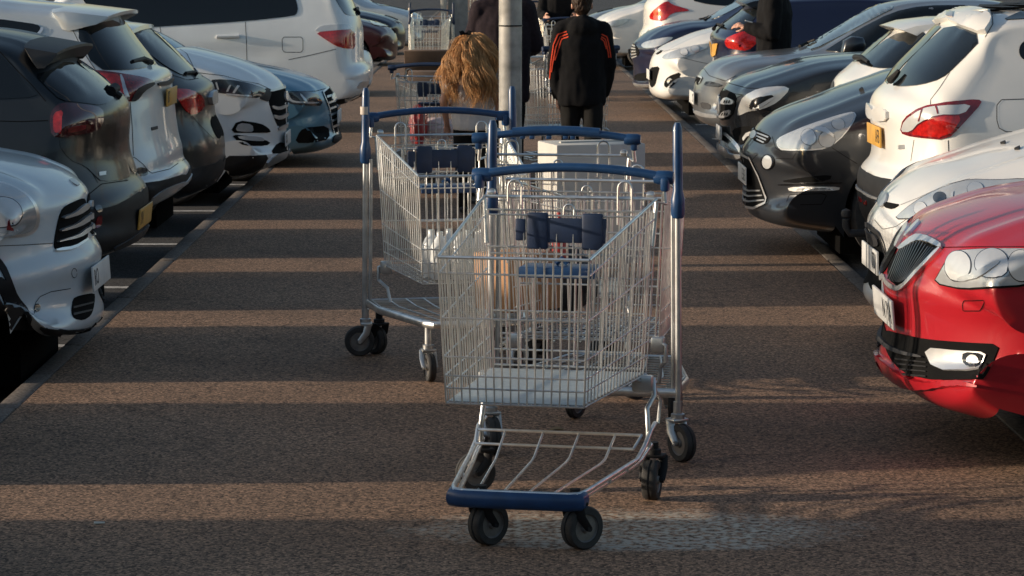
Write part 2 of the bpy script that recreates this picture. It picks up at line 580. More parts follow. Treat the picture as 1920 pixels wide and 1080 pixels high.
def patch(sf, name, poly, mat, parent, off=.004, thick=.012, rnd=1, step=None, mirror=True, label=None):
    poly = chaikin(list(poly), rnd) if rnd else list(poly)
    xs = [p[0] for p in poly]; ys = [p[1] for p in poly]
    if step is None:
        step = max(1.6, min(max(xs) - min(xs), max(ys) - min(ys)) / 5)
        step = min(step, 6)
    v2, tris, edges = tri_fill(poly, step)
    front = []; back = []
    hits = [sf.hit(p.x, p.y) for p in v2]
    for loc, n in hits:
        front.append(loc + n * off - sf.org); back.append(loc - n * thick - sf.org)
    n = len(front)
    cnt = {}
    for t in tris:
        for i in range(len(t)):
            e = (t[i], t[(i + 1) % len(t)])
            k = (min(e), max(e)); cnt.setdefault(k, []).append(e)
    fs = [tuple(t) for t in tris]
    for k, l in cnt.items():
        if len(l) == 1:
            a, b = l[0]
            fs.append((b, a, a + n, b + n))
    o = smooth_mesh(name, front + back, fs, mat, parent)
    out = [o]
    if mirror:
        mv = [Vector((p.x, -p.y, p.z)) for p in front + back]
        out.append(smooth_mesh(name, mv, [tuple(reversed(f)) for f in fs], mat, parent))
    return out


def ribbon_pts(sf, mb, line, w=.005, off=.0015, mirror=True, closed=False):
    P = [Vector(p) for p in line]
    if closed: P.append(P[0])
    Ls = sum((P[i + 1] - P[i]).length for i in range(len(P) - 1))
    P = resample(P, max(3, int(Ls / 3.0)))
    hs = [sf.hit(p.x, p.y) for p in P]
    L3 = [h[0] for h in hs]
    vs = []; fs = []
    for i in range(len(P)):
        t = (L3[min(i + 1, len(P) - 1)] - L3[max(i - 1, 0)])
        n = hs[i][1]
        s = n.cross(t)
        s = s.normalized() * w / 2 if s.length > 1e-9 else Vector((0, 0, w / 2))
        vs += [L3[i] - s + n * off - sf.org, L3[i] + s + n * off - sf.org]
    for i in range(len(P) - 1):
        fs.append((2 * i, 2 * i + 2, 2 * i + 3, 2 * i + 1))
    mb.add(vs, fs)
    if mirror:
        mb.add([Vector((p.x, -p.y, p.z)) for p in vs], [tuple(reversed(f)) for f in fs])


def text_obj(name, txt, size, mat, parent, loc, Mrot, sx=1.0, align='LEFT', ext=.001):
    cu = bpy.data.curves.new(name, 'FONT')
    cu.body = txt; cu.size = size; cu.extrude = ext; cu.align_x = align; cu.align_y = 'CENTER'
    cu.resolution_u = 3
    t = bpy.data.objects.new(name, cu); COL.objects.link(t)
    dg = bpy.context.evaluated_depsgraph_get()
    me = bpy.data.meshes.new_from_object(t.evaluated_get(dg))
    bpy.data.objects.remove(t); bpy.data.curves.remove(cu)
    for v in me.vertices:
        v.co = Mrot @ Vector((v.co.x * sx, v.co.y, v.co.z)) + Vector(loc)
    me.materials.clear()
    return link(name, me, mat, parent)


_wheel = {}


def add_wheel(parent, x, y, z, r, out):
    w = .205
    tag_o = bpy.data.objects.new('wheel', None)
    key = (round(r, 3), out)
    if key not in _wheel:
        mt = MB()
        mt.lathe([(r * .66, -w / 2 + .01), (r * .70, -w / 2), (r * .93, -w / 2 + .004), (r * .99, -w / 2 + .03), (r, -.05), (r, .05), (r * .99, w / 2 - .03), (r * .93, w / 2 - .004), (r * .70, w / 2), (r * .66, w / 2 - .01)], (0, 0, 0), (0, 1, 0), 40)
        mr = MB()
        s = out
        mr.lathe([(r * .67, s * (w / 2 - .012)), (r * .63, s * (w / 2 - .012)), (r * .60, s * (w / 2 - .06)), (0, s * (w / 2 - .075))], (0, 0, 0), (0, 1, 0), 40)
        mr.lathe([(.075, s * (w / 2 - .07)), (.07, s * (w / 2 - .02)), (0, s * (w / 2 - .02))], (0, 0, 0), (0, 1, 0), 20)
        for k in range(5):
            a = 2 * math.pi * k / 5 + .3
            mr.tube([(math.cos(a) * .05, s * (w / 2 - .03), math.sin(a) * .05), (math.cos(a) * r * .64, s * (w / 2 - .02), math.sin(a) * r * .64)], [.034, .026], 8)
        _wheel[key] = (mt, mr)
    mt, mr = _wheel[key]
    o = link('wheel', bpy.data.meshes.new('wheel'), None, parent)
    # wheel itself is the tyre; the rim is its sub-part
    bpy.data.objects.remove(o)
    t = mt.build('wheel', M['rubber'], parent); t.location = (x, y, z)
    rr = mr.build('rim', M['rim'], t)
    return t


def build_car(name, label, side, d, W, prof, mat, zb=None, front=True, belt=.95, rr=.70, roofz=1.5,
              rend=.38, rtop=.09, arches=(.85, 3.45), ar=.36, wr=.32, group=None, pw=2.3, wheels=True, N=230, fy=None, binset=0.0, foot=True):
    if fy is None: fy = .07 if front else .20
    if front: pw = min(pw, 1.85); rend = rend + .06
    """side -1: parked left of the walkway, +1: right of it.  a runs from the end at the walkway outwards."""
    if zb is None: zb = ZL if side < 0 else ZR
    yc = d - YOFF
    pm = []
    for p in prof:
        if len(p) == 2:
            q = at_y(p[0], p[1], yc + fy); pm.append((q.x, q.z))
    X0 = max(p[0] for p in pm) if side < 0 else min(p[0] for p in pm)
    A = []
    for p in prof:
        if len(p) == 2:
            q = at_y(p[0], p[1], yc); A.append(Vector((side * (q.x - X0), q.z)))
        else:
            A.append(Vector((p[0], p[1] + zb)))
    # two thirds of the rings go to the end that shows
    raw = catmull(A, 16)
    tot = sum((raw[i + 1] - raw[i]).length for i in range(len(raw) - 1))
    acc = 0; cut = 1
    while cut < len(raw) - 2 and acc < min(2.3, tot * .42):
        acc += (raw[cut] - raw[cut - 1]).length; cut += 1
    n1 = int(N * .66)
    C = resample(raw[:cut], n1)[:-1] + resample(raw[cut - 1:], N - n1 + 1)
    for _ in range(5):
        C = [C[0]] + [C[i] * .5 + (C[i - 1] + C[i + 1]) * .25 for i in range(1, N - 1)] + [C[-1]]
    # inward normals, smoothed
    nrm = []
    for i in range(N):
        t = C[min(i + 1, N - 1)] - C[max(i - 1, 0)]
        nrm.append(Vector((t.y, -t.x)).normalized())
    # profile goes bottom, up, over the top towards +a: inside is to the right
    sm = []
    k = 9
    for i in range(N):
        s = Vector((0, 0))
        for j in range(max(0, i - k), min(N, i + k + 1)): s += nrm[j]
        sm.append(s.normalized())
    amax = max(c.x for c in C)

    def width(a, z):
        zz = z - zb
        if zz < belt:
            w = 1 - .045 * ((zz - .62) / .42) ** 2 if zz < .62 else 1 - .03 * ((zz - .62) / max(belt - .62, .05)) ** 2
        else:
            t = min((zz - belt) / max(roofz - belt, .1), 1.1)
            w = .97 + (rr - .97) * (t * .72 + .28 * t * t)
        # crease below the belt line and a second one above the sill
        fe = min(1, max(0, (a - .75) / .45)); fe = fe * fe * (3 - 2 * fe)
        w += fe * (-.014 * math.exp(-((zz - belt + .20) / .055) ** 2) + .006 * math.exp(-((zz - belt + .11) / .03) ** 2) - .010 * math.exp(-((zz - .42) / .05) ** 2))
        return W * w

    Q = []
    for i in range(N):
        na, nz = abs(sm[i].x), abs(sm[i].y)
        r = rtop * nz * nz + (rend if C[i].x < amax * .5 else .3) * na * na
        if binset and sm[i].y > .2 and C[i].x < amax * .5: r = max(r, binset * min(1, (sm[i].y - .2) / .5))
        Q.append(C[i] + sm[i] * r)
    # keep the far/near bottoms level
    Mh = 20
    ts = [math.sin(math.pi / 2 * k / Mh) for k in range(Mh + 1)]
    verts = []; faces = []
    def P3(a, y, z): return Vector((X0 + side * a, yc + y, z))
    cols = [-t for t in reversed(ts[1:])] + ts
    nc = len(cols)
    for i in range(N):
        wq = width(Q[i].x, Q[i].y)
        for t in cols:
            at = abs(t)
            g = 1 - (1 - at ** pw) ** (1 / pw) if at < 1 else 1.0
            p = C[i].lerp(Q[i], g)
            if sm[i].y < -.7:
                fade = min(1, (-sm[i].y - .7) / .2)
                p = p - sm[i] * fade * (.013 * math.exp(-((at - .66) / .07) ** 2) - .006 * math.exp(-((at - .52) / .08) ** 2))
            verts.append(P3(p.x, t * wq, p.y))
    for i in range(N - 1):
        for j in range(nc - 1):
            faces.append((i * nc + j, i * nc + j + 1, (i + 1) * nc + j + 1, (i + 1) * nc + j))
    # side panels with the wheel arches cut out
    z0 = Q[0].y; z1 = Q[-1].y
    bot = []
    sill = zb + .20
    a_s, a_e = Q[0].x, Q[-1].x
    def arc(ac):
        o = []
        zc = zb + wr
        o.append(Vector((ac - ar, zb + .19)))
        for k in range(25):
            th = math.pi * (1 - k / 24)
            o.append(Vector((ac + ar * math.cos(th), zc + ar * math.sin(th))))
        o.append(Vector((ac + ar, zb + .19)))
        return o
    chain = []
    for ac in sorted(arches):
        chain += arc(ac)
    if not foot: chain = chain[1:]
    first = Vector((a_s, z0)); last = Vector((a_e, z1))
    poly = [Vector((q.x, q.y)) for q in Q]
    bottom = [p for p in chain if p.x > a_s + .02 and p.x < a_e - .02]
    boundary = poly + list(reversed(bottom))
    nbd = len(boundary)
    inner = []
    xs = [p.x for p in boundary]; zs = [p.y for p in boundary]
    bl = [(p.x, p.y) for p in boundary]
    st = .075
    zz = min(zs) + st * .5; row = 0
    while zz < max(zs):
        xx = min(xs) + (st * .5 if row % 2 else 0)
        while xx < max(xs):
            if inside((xx, zz), bl) and seg_dist((xx, zz), bl) > st * .45: inner.append(Vector((xx, zz)))
            xx += st
        zz += st * .87; row += 1
    r = delaunay_2d_cdt(boundary + inner, [], [list(range(nbd))], 1, 1e-6)
    for sgn in (-1, 1):
        b0 = len(verts)
        for p in r[0]:
            verts.append(P3(p.x, sgn * width(p.x, p.y), p.y))
        for t in r[2]:
            faces.append(tuple(b0 + i for i in (t if sgn < 0 else reversed(t))))
    org = Vector((X0, yc, zb))
    car = thing(name, label, 'car', org, 0, group)
    me = bpy.data.meshes.new('body')
    me.from_pydata([tuple(v - org) for v in verts], [], faces)
    bm = bmesh.new(); bm.from_mesh(me)
    bmesh.ops.remove_doubles(bm, verts=bm.verts, dist=2e-4)
    bmesh.ops.recalc_face_normals(bm, faces=bm.faces)
    bm.to_mesh(me); bm.free()
    me.polygons.foreach_set('use_smooth', [True] * len(me.polygons))
    me.set_sharp_from_angle(angle=R(50))
    link('body', me, mat, car)
    sf = Surf(verts, faces, yc, org)
    # underside and wheel wells
    mb = MB()
    zq = Q[0].y - zb
    mb.box((side * (amax * .5 + .15), 0, zq + .03), (amax - .9, 2 * W - .3, .10))
    for ac in arches:
        n = 20; vs = []; fs = []
        for k in range(n + 1):
            th = math.pi * k / n
            for y in (-(W - .03), W - .03):
                vs.append((side * (ac + (ar - .004) * math.cos(th)), y, wr + (ar - .004) * math.sin(th)))
        for k in range(n): fs.append((2 * k, 2 * k + 1, 2 * k + 3, 2 * k + 2))
        mb.add(vs, fs)
        mb.box((side * ac, 0, wr + .02), (2 * ar - .02, 2 * W - .62, .6))
    mb.build('underbody', M['well'], car)
    if wheels:
        for ac in arches:
            for s in (-1, 1):
                add_wheel(car, side * ac, s * (W - .115), wr, wr, s)
    return car, sf


def P(car, sf, name, poly, mat, **k):
    if name == 'lamp_bowl' and mat != 'gloss_black':           # dark ring round each bowl of a lamp
        cx = sum(p[0] for p in poly) / len(poly); cy = sum(p[1] for p in poly) / len(poly)
        k2 = dict(k); k2['off'] = k.get('off', .004) - .0018
        patch(sf, 'lamp_ring', [(cx + (x - cx) * 1.07, cy + (y - cy) * 1.07) for x, y in poly], M['lens_dark'], car, **k2)
    return patch(sf, name, poly, M[mat] if isinstance(mat, str) else mat, car, **k)


def gaps(car, sf, lines, w=.006, mat='gap', name='panel_gap', off=.0015, mirror=True):
    for l in lines:
        mb = MB()
        ribbon_pts(sf, mb, l, w * (.62 if name == 'panel_gap' else 1), off, False)
        o = mb.build(name, M[mat], car)
        if mirror:
            m2 = MB()
            m2.add([(p[0], -p[1], p[2]) for p in mb.v], [tuple(reversed(f)) for f in mb.f])
            m2.build(name, M[mat], car)


def plate(car, sf, side, z, txt='', col='plate_white', a=-.012, tilt=0.0, frame=False, near_end=True, h=.112, w=.52):
    """flat plate in the middle of the end that faces the walkway"""
    org = sf.org
    ax = -side
    best = 9
    for yy in (-.25, -.12, 0):
        for dz in (-.05, 0, .05):
            loc, n_, i_, t_ = sf.bvh.ray_cast(org + Vector((-side * 2, yy, z - org.z + dz)), Vector((side, 0, 0)))
            if loc is not None: best = min(best, side * (loc.x - org.x))
    a = (best if best < 9 else 0) - .010
    mb = MB()
    Mt = Matrix.Rotation(tilt * ax, 3, 'Y')
    c = Vector((side * a, 0, z - org.z))
    mb.box(c, (.010, w, h), bev=.003, M=Mt)
    p = mb.build('number_plate', M[col], car)
    if txt:
        ydir = Vector((0, 1, 0)) if side < 0 else Vector((0, -1, 0))
        zdir = Mt @ Vector((0, 0, 1)); n = ydir.cross(zdir)
        Mr = Matrix((ydir, zdir, n)).transposed()
        if side < 0:
            loc = c + ydir * (-w / 2 + .025) + n * .0055
            text_obj('lettering', txt, .105, M['ink'], p, loc, Mr, .86, 'LEFT', .0006)
        else:
            loc = c + ydir * (w / 2 - .02) + n * .0055
            text_obj('lettering', txt, .105, M['ink'], p, loc, Mr, .86, 'RIGHT', .0006)
    return p


def spoiler(car, sf, poly, w, mat, name='spoiler', taper=.88):
    """wedge over the rear window, poly in pixels on the middle plane"""
    org = sf.org
    pts = [at_y(p[0], p[1], sf.yc) - org for p in poly]
    c = Vector((sum(p.x for p in pts) / len(pts), 0, sum(p.z for p in pts) / len(pts)))
    mb = MB()
    secs = [(-w, taper * .55), (-w * .97, taper * .9), (-w * .85, taper), (-w * .5, .97), (0, 1), (w * .5, .97), (w * .85, taper), (w * .97, taper * .9), (w, taper * .55)]
    n = len(pts); vs = []; fs = []
    for y, k in secs:
        for p in pts:
            vs.append((c.x + (p.x - c.x) * k, y, c.z + (p.z - c.z) * k - (1 - k) * .1))
    for i in range(len(secs) - 1):
        for j in range(n):
            j2 = (j + 1) % n
            fs.append((i * n + j, i * n + j2, (i + 1) * n + j2, (i + 1) * n + j))
    fs.append(tuple(range(n))); fs.append(tuple((len(secs) - 1) * n + k for k in range(n)))
    mb.add(vs, fs)
    return mb.build(name, mat, car, 35)


def wiper(car, sf, line, r=.014, lift=.012):
    mb = MB()
    pts = []
    for p in line:
        loc, n = sf.hit(*p)
        pts.append(loc + n * lift - sf.org)
    mb.tube(pts, [r] + [r * .8] * (len(pts) - 2) + [r * .55], 8)
    return mb.build('wiper', M['black_plastic'], car)

# ------------------------------------------------------------------ the cars, left row (near to far)
m_ice = paint('paint_ice_blue', (.50, .57, .61), 0, .3)
m_darkblue = paint('paint_dark_blue', (.004, .007, .010), 0, .4, coat=.3)
m_silver_white = paint('paint_pale_silver', (.56, .60, .62), .2, .35)
m_dark_green = paint('paint_dark_grey_green', (.010, .012, .013), .1, .35, coat=.35)
m_white = paint('paint_white', (.76, .78, .78), 0, .35)
m_sky = paint('paint_sky_blue', (.13, .28, .38), .35, .3)
m_white_warm = paint('paint_warm_white', (.71, .70, .67), 0, .35)
m_red = paint('paint_red', (.40, .010, .018), .1, .3, .06)
m_graphite = paint('paint_graphite', (.035, .038, .044), .5, .3)
m_black = paint('paint_black', (.012, .013, .015), .2, .25)
m_silver = paint('paint_silver_grey', (.26, .27, .28), .7, .3)
m_blue = paint('paint_deep_blue', (.008, .011, .040), .3, .3)
m_maroon = paint('paint_maroon', (.060, .008, .010), .3, .3)
m_navy = paint('paint_navy', (.010, .014, .028), .3, .3)
GL = 'cars parked on the left of the walkway'
GR = 'cars parked on the right of the walkway'

# unseen neighbours that cast the nearest bands of shade
gen_prof = lambda px: [px]


def generic(name, label, side, d, tipx, mat, L=4.3, ht=1.5, W=.81, front=True, group=None, zb=None, wheels=True):
    """plain hatchback given in metres from its tip"""
    yc = d - YOFF
    zb = zb if zb is not None else (ZL if side < 0 else ZR)
    # a pixel that lands on the tip
    v = Vector((tipx, yc, zb + .45)) - CP
    t = v.dot(CF); px = 960 + FPX * v.dot(CR) / t; py = 540 - FPX * v.dot(CU) / t
    k = ht / 1.5
    if front:
        pr = [(.30, .20, 'm'), (.05, .22, 'm'), (px, py), (.02, .62, 'm'), (.10, .74, 'm'), (.30, .83, 'm'), (.7, .93, 'm'), (1.05, 1.0 * k, 'm'), (1.5, 1.26 * k, 'm'), (1.85, 1.43 * k, 'm'), (2.3, 1.5 * k, 'm'), (3.2, 1.46 * k, 'm'), (L - .45, 1.3 * k, 'm'), (L - .1, .95, 'm'), (L, .5, 'm'), (L - .2, .22, 'm')]
    else:
        pr = [(.30, .24, 'm'), (.05, .26, 'm'), (px, py), (.02, .62, 'm'), (.08, .80, 'm'), (.14, 1.0, 'm'), (.38, 1.30 * k, 'm'), (.6, 1.43 * k, 'm'), (1.1, 1.49 * k, 'm'), (1.9, 1.5 * k, 'm'), (2.4, 1.42 * k, 'm'), (3.2, 1.0, 'm'), (L - .3, .85, 'm'), (L, .5, 'm'), (L - .2, .22, 'm')]
    return build_car(name, label, side, d, W, pr, mat, zb=zb, roofz=ht, group=group, front=front, arches=(.80, L - .85) if front else (.75, L - .85), wheels=wheels)


generic('parked_car', 'dark hatchback parked nearest the camera on the left, just out of view', -1, 8.05, -2.15, m_graphite, group=GL)
generic('parked_car', 'grey hatchback parked on the left before the pale blue car, just out of view', -1, 10.42, -2.10, m_silver, group=GL)
generic('parked_car', 'silver hatchback parked second nearest the camera on the left, out of view', -1, 5.55, -2.15, m_silver, group=GL)

# L1 pale ice blue small car, nose out
c, s = build_car('parked_car', 'pale ice blue small car with round headlamp and three-bar grille, nose out', -1, 12.78, .83,
    [(120, 620), (160, 616), (184, 607), (191, 590), (186, 566), (180, 545), (180, 510), (188, 480), (181, 461), (169, 446), (164, 430), (162, 395), (160, 362), (150, 349), (132, 336), (105, 321), (70, 309), (31, 297), (-10, 290), (-80, 281),
     (1.0, 1.08, 'm'), (1.25, 1.22, 'm'), (1.7, 1.48, 'm'), (2.1, 1.55, 'm'), (3.2, 1.54, 'm'), (3.75, 1.42, 'm'), (4.0, 1.0, 'm'), (4.08, .5, 'm'), (3.95, .22, 'm')],
    m_ice, group=GL, binset=.20, foot=False, arches=(.70, 3.30), ar=.43, wr=.34, roofz=1.55, belt=1.0, rend=.40, pw=2.2)
lamp = [(23, 354), (47, 369), (60, 386), (65, 404), (62, 424), (50, 436), (23, 440), (0, 437), (-35, 428), (-62, 410), (-72, 385), (-60, 360), (-30, 348), (0, 346)]
cx, cy = 0, 394
P(c, s, 'headlight_ring', [(cx + (x - cx) * 1.14, cy + (y - cy) * 1.13) for x, y in lamp], 'chrome', off=.005)
hl = P(c, s, 'headlight', lamp, 'lens', off=.012)
for o in hl[:1]:
    P(o, s, 'lamp_bowl', ell(2, 400, 34, 26), 'lamp_white', off=.015, mirror=False)
    P(o, s, 'indicator', [(14, 431), (17, 410), (20, 430)], 'lamp_red_dark', off=.018, mirror=False, rnd=0)
P(c, s, 'grille', [(155, 371), (159.5, 378), (163, 397), (164, 430), (162, 449), (136, 465), (107, 471), (100, 463), (102, 443), (109, 408), (117, 389), (138, 378)], 'gap', off=.006)
for q in ([(112, 406), (135, 398), (150, 385), (160, 380), (161, 390), (143, 402), (115, 410)], [(108, 430), (140, 419), (155, 406), (163, 402), (163.5, 413), (143, 425), (109, 434)], [(104, 452), (140, 441), (155, 429), (163.5, 424), (164, 434), (143, 447), (105, 455)]):
    P(c, s, 'grille_bar', q, 'satin', off=.022, thick=.02)
P(c, s, 'grille_trim', [(101, 467), (136, 463), (162, 447), (163, 451), (137, 469), (104, 472)], 'chrome', off=.012)
P(c, s, 'lower_grille', [(136, 560), (148, 554), (176, 549), (177, 560), (174, 580), (169, 592), (155.6, 601), (139, 598), (133, 587)], 'gap', off=.004)
for q in ([(135, 575), (172, 566), (172, 569), (135, 579)], [(135, 588), (170, 580), (170, 583), (136, 592)]):
    P(c, s, 'grille_bar', q, 'dark_plastic', off=.010, rnd=0)
P(c, s, 'foglight', ell(69, 577, 5.5, 8), 'lens_dark', off=.006)  # small dark lens put in for the shade of the bumper scoop
P(c, s, 'lip_trim', [(72, 612), (93, 617), (140, 619), (176, 612), (186, 605), (185, 616), (168, 624), (120, 630), (85, 626)], 'black_plastic', off=.006)
P(c, s, 'wheel_arch_trim', [(39, 579), (23, 560), (12, 529), (0, 505), (-20, 480), (-45, 462), (-80, 452), (-80, 442), (-42, 450), (-14, 470), (8, 496), (21, 526), (32, 555), (52, 581), (60, 594), (52, 600)], 'black_plastic', off=.010)
P(c, s, 'wheel_arch_lip', [(36, 572), (50, 586), (62, 597), (52, 616), (22, 646), (2, 640), (-14, 600), (-24, 520), (8, 520), (22, 552)], 'black_plastic', off=.013, thick=.02)
P(c, s, 'bonnet_emblem', [(128, 338), (134, 336), (147, 345), (146, 349), (140, 347)], 'satin', off=.006)
gaps(c, s, [[(-60, 466), (0, 461), (50, 459), (99, 456)], [(64, 588), (66, 568), (75, 556), (95, 547), (132, 541)], ell(139, 512, 5, 9)], .005)  # second dark line paints the shade along the rim of the bumper scoop
plate(c, s, -1, at_y(183, 512, s.yc).z, 'RO', a=-.022, tilt=-.06)
wm = MB()

# L2 dark blue hatchback, tail out, black tailgate and yellow plate
c, s = build_car('parked_car', 'very dark blue hatchback with black tailgate, split spoiler and yellow plate, tail out', -1, 15.2, .82,
    [(170, 476), (215, 468), (258, 449), (269, 433), (268, 405), (268, 372), (265, 353), (250, 337), (244, 324), (243, 316), (235, 294), (232, 267), (235, 222), (231, 195), (222, 182), (202, 168), (168, 138), (130, 110), (108, 90), (78, 72), (34, 61), (-40, 52),
     (1.9, 1.56, 'm'), (2.3, 1.5, 'm'), (3.0, 1.08, 'm'), (3.7, .86, 'm'), (3.95, .5, 'm'), (3.85, .22, 'm')],
    m_darkblue, group=GL, front=False, roofz=1.56, arches=(.62, 3.25), ar=.36, rend=.3, belt=.98, rr=.72)
P(c, s, 'tailgate', [(113, 190), (155, 194), (192, 199), (215, 184), (226, 184), (236, 200), (236, 240), (233, 270), (235, 292), (243, 320), (240, 336), (190, 341), (178, 330), (160, 312), (130, 300), (108, 270)], 'gloss_black', off=.004)
P(c, s, 'rear_window', [(64, 141), (95, 133), (126, 113), (168, 137), (203, 167), (220, 181), (192, 199), (155, 194), (113, 189), (88, 165)], 'glass', off=.006)
tl = P(c, s, 'taillight', [(113, 193), (155, 197), (191, 203), (192, 228), (181, 246), (117, 258), (97, 256), (93, 225), (98, 207)], 'lamp_smoke', off=.009)
P(tl[0], s, 'light_bar', [(100, 221), (104, 211), (118, 207), (117, 230), (116, 249), (101, 250)], 'lamp_red', off=.013, mirror=False)
P(tl[0], s, 'reversing_lamp', [(126, 238), (158, 232), (158, 242), (126, 249)], 'lamp_red_dark', off=.013, mirror=False)
spoiler(c, s, [(75, 70), (149, 83), (149, 88), (128, 110), (100, 112), (85, 90)], .66, M['dark_plastic'])
P(c, s, 'bumper_trim', [(150, 392), (180, 393), (215, 386), (240, 373), (266, 356), (269, 372), (269, 400), (270, 432), (262, 446), (213, 468), (165, 474), (150, 440)], 'black_plastic', off=.005)
P(c, s, 'bumper_lip', [(212, 462), (240, 449), (269, 428), (270, 434), (262, 447), (213, 470)], 'dark_plastic', off=.012)
P(c, s, 'rear_reflector', [(179, 408), (190, 402), (188, 424), (177, 432)], 'lamp_red_dark', off=.010)
P(c, s, 'foglight', [(175, 388), (186, 384), (191, 396), (181, 399)], 'lens_dark', off=.010)
plate(c, s, -1, at_y(252, 404, s.yc).z, 'YN', 'plate_yellow', a=-.015, tilt=.12)
P(c, s, 'tailgate_badge', [(184, 323), (197, 321), (197, 328), (185, 330)], 'satin', off=.007, rnd=0, mirror=False)
gaps(c, s, [[(0, 97), (30, 130), (60, 160), (86, 190)], [(165, 310), (183, 343)], [(150, 378), (190, 345), (240, 338)], [(-40, 226), (40, 228), (90, 226)]], .007)
P(c, s, 'window', [(-120, 92), (-60, 92), (-5, 97), (26, 130), (56, 163), (75, 182), (-20, 187), (-120, 190)], 'glass', off=.004)
wiper(c, s, [(222, 184), (205, 172), (196, 165)], .022)
mb = MB()
loc, n = s.hit(214, 176)
q = loc - s.org
mb.tube([q + Vector((-.01, -.06, .015)), q + Vector((0, .05, .03))], .03, 10)
mb.build('wiper_pivot', M['black_plastic'], c)

# L3 pale silver SUV, tail out
c, s = build_car('parked_car', 'pale silver SUV with roof spoiler and high red tail lamps, tail out', -1, 17.7, .84,
    [(270, 392), (330, 362), (347, 345), (348, 315), (338, 306), (334, 298), (334, 282), (328, 262), (322, 225), (318, 185), (314, 160), (314, 142), (304, 129), (284, 125), (271, 107), (245, 72), (221, 40), (198, 22), (160, 12), (121, 8), (60, 3), (0, -3),
     (2.6, 1.68, 'm'), (3.0, 1.58, 'm'), (3.6, 1.15, 'm'), (4.3, .98, 'm'), (4.55, .6, 'm'), (4.4, .25, 'm')],
    m_silver_white, group=GL, front=False, roofz=1.68, belt=1.05, rr=.74, arches=(.85, 3.5), ar=.40, wr=.36, rend=.3, pw=2.6)
P(c, s, 'rear_window', [(139, 55), (180, 45), (220, 37), (245, 72), (271, 107), (282, 125), (241, 132), (179, 131)], 'glass', off=.006)
spoiler(c, s, [(118, 10), (142, 7), (244, 19), (243, 25), (205, 33), (165, 44), (140, 48)], .70, m_silver_white)
tl = P(c, s, 'taillight', [(161, 134), (178, 131), (226, 138), (287, 150), (285, 158), (262, 171), (251, 190), (223, 190), (205, 178), (180, 155)], 'lamp_red_dark', off=.008)
P(tl[0], s, 'light_ring', [(168, 136), (200, 138), (224, 142), (234, 165), (238, 182), (224, 184), (208, 174), (186, 154)], 'lamp_red', off=.011, mirror=False)
P(tl[0], s, 'lamp_trim', [(286, 153), (288, 159), (268, 170), (255, 190), (243, 190), (250, 174), (262, 163)], 'dark_plastic', off=.012, mirror=False)
P(tl[0], s, 'lamp_bar', [(222, 141), (227, 141), (241, 178), (241, 186), (236, 186)], 'satin', off=.012, mirror=False)
P(c, s, 'tailgate_handle', [(294, 155), (312, 152), (318, 150), (318, 158), (309, 161), (296, 161)], 'dark_plastic', off=.01)
plate(c, s, -1, at_y(300, 180, s.yc).z, 'BT', 'plate_yellow', a=.07, tilt=.05)
P(c, s, 'bumper_trim', [(262, 344), (307, 338), (350, 324), (351, 340), (318, 352), (290, 370), (268, 388), (250, 384), (250, 355)], 'black_plastic', off=.006)
P(c, s, 'bumper_lip', [(272, 385), (290, 364), (318, 349), (350, 338), (350, 343), (322, 355), (296, 371), (278, 389)], 'satin', off=.014)
P(c, s, 'rear_reflector', [(247, 331), (252, 320), (260, 313), (273, 315), (278, 328), (262, 331)], 'lens_dark', off=.007)
P(c, s, 'tailgate_badge', [(283, 239), (294, 236), (295, 242), (284, 245)], 'dark_plastic', off=.006, rnd=0, mirror=False)
P(c, s, 'window', [(-60, 33), (0, 36), (35, 41), (70, 46), (78, 53), (74, 62), (68, 67), (35, 62), (0, 57), (-60, 54)], 'glass', off=.006)
gaps(c, s, [[(78, 52), (79, 56), (68, 69)]], .018, 'chrome', 'window_trim', .007)
gaps(c, s, [[(244, 192), (248, 240), (250, 292)], [(238, 295), (252, 295), (268, 308), (278, 320), (284, 325), (318, 317), (334, 306)], [(122, 16), (121, 35), (128, 47), (137, 56)], [(137, 57), (158, 100), (179, 131)]], .007)
wiper(c, s, [(281, 119), (268, 112), (246, 117)], .02)

# L4 dark hatchback, tail out
c, s = build_car('parked_car', 'dark green-grey hatchback with sloping rear window, tail out beside white SUV', -1, 20.15, .82,
    [(350, 366), (385, 354), (408, 338), (417, 312), (418, 280), (414, 250), (405, 230), (399, 212), (398, 185), (396, 160), (388, 151), (372, 143), (350, 122), (315, 87), (280, 58), (262, 49), (226, 43), (170, 38),
     (1.6, 1.47, 'm'), (2.2, 1.42, 'm'), (3.0, 1.0, 'm'), (3.9, .82, 'm'), (4.2, .5, 'm'), (4.1, .22, 'm')],
    m_dark_green, group=GL, front=False, roofz=1.47, belt=.95, rr=.72, arches=(.75, 3.4), ar=.35, rend=.3)
P(c, s, 'rear_window', [(252, 71), (274, 57), (315, 88), (348, 120), (366, 138), (346, 144), (310, 125), (275, 98)], 'glass', off=.006)
spoiler(c, s, [(226, 42), (240, 42), (273, 46), (275, 54), (258, 62), (250, 68), (240, 58)], .62, m_silver_white)
P(c, s, 'taillight', [(318, 171), (332, 167), (359, 169), (381, 182), (382, 204), (360, 217), (346, 207), (334, 187)], 'lamp_red', off=.008)
P(c, s, 'tailgate_handle', [(398, 168), (402, 172), (402, 194), (397, 194)], 'satin', off=.03)
P(c, s, 'plate_recess', [(398, 215), (406, 230), (416, 252), (410, 262), (402, 250), (394, 230)], 'gap', off=.004)
P(c, s, 'bumper_trim', [(345, 320), (400, 308), (417, 296), (418, 312), (409, 338), (385, 354), (340, 362)], 'black_plastic', off=.005)
wiper(c, s, [(374, 134), (362, 138), (346, 139)], .02)
gaps(c, s, [[(372, 147), (352, 150), (320, 140), (300, 125), (262, 84)], [(360, 217), (372, 232), (400, 260)]], .007)

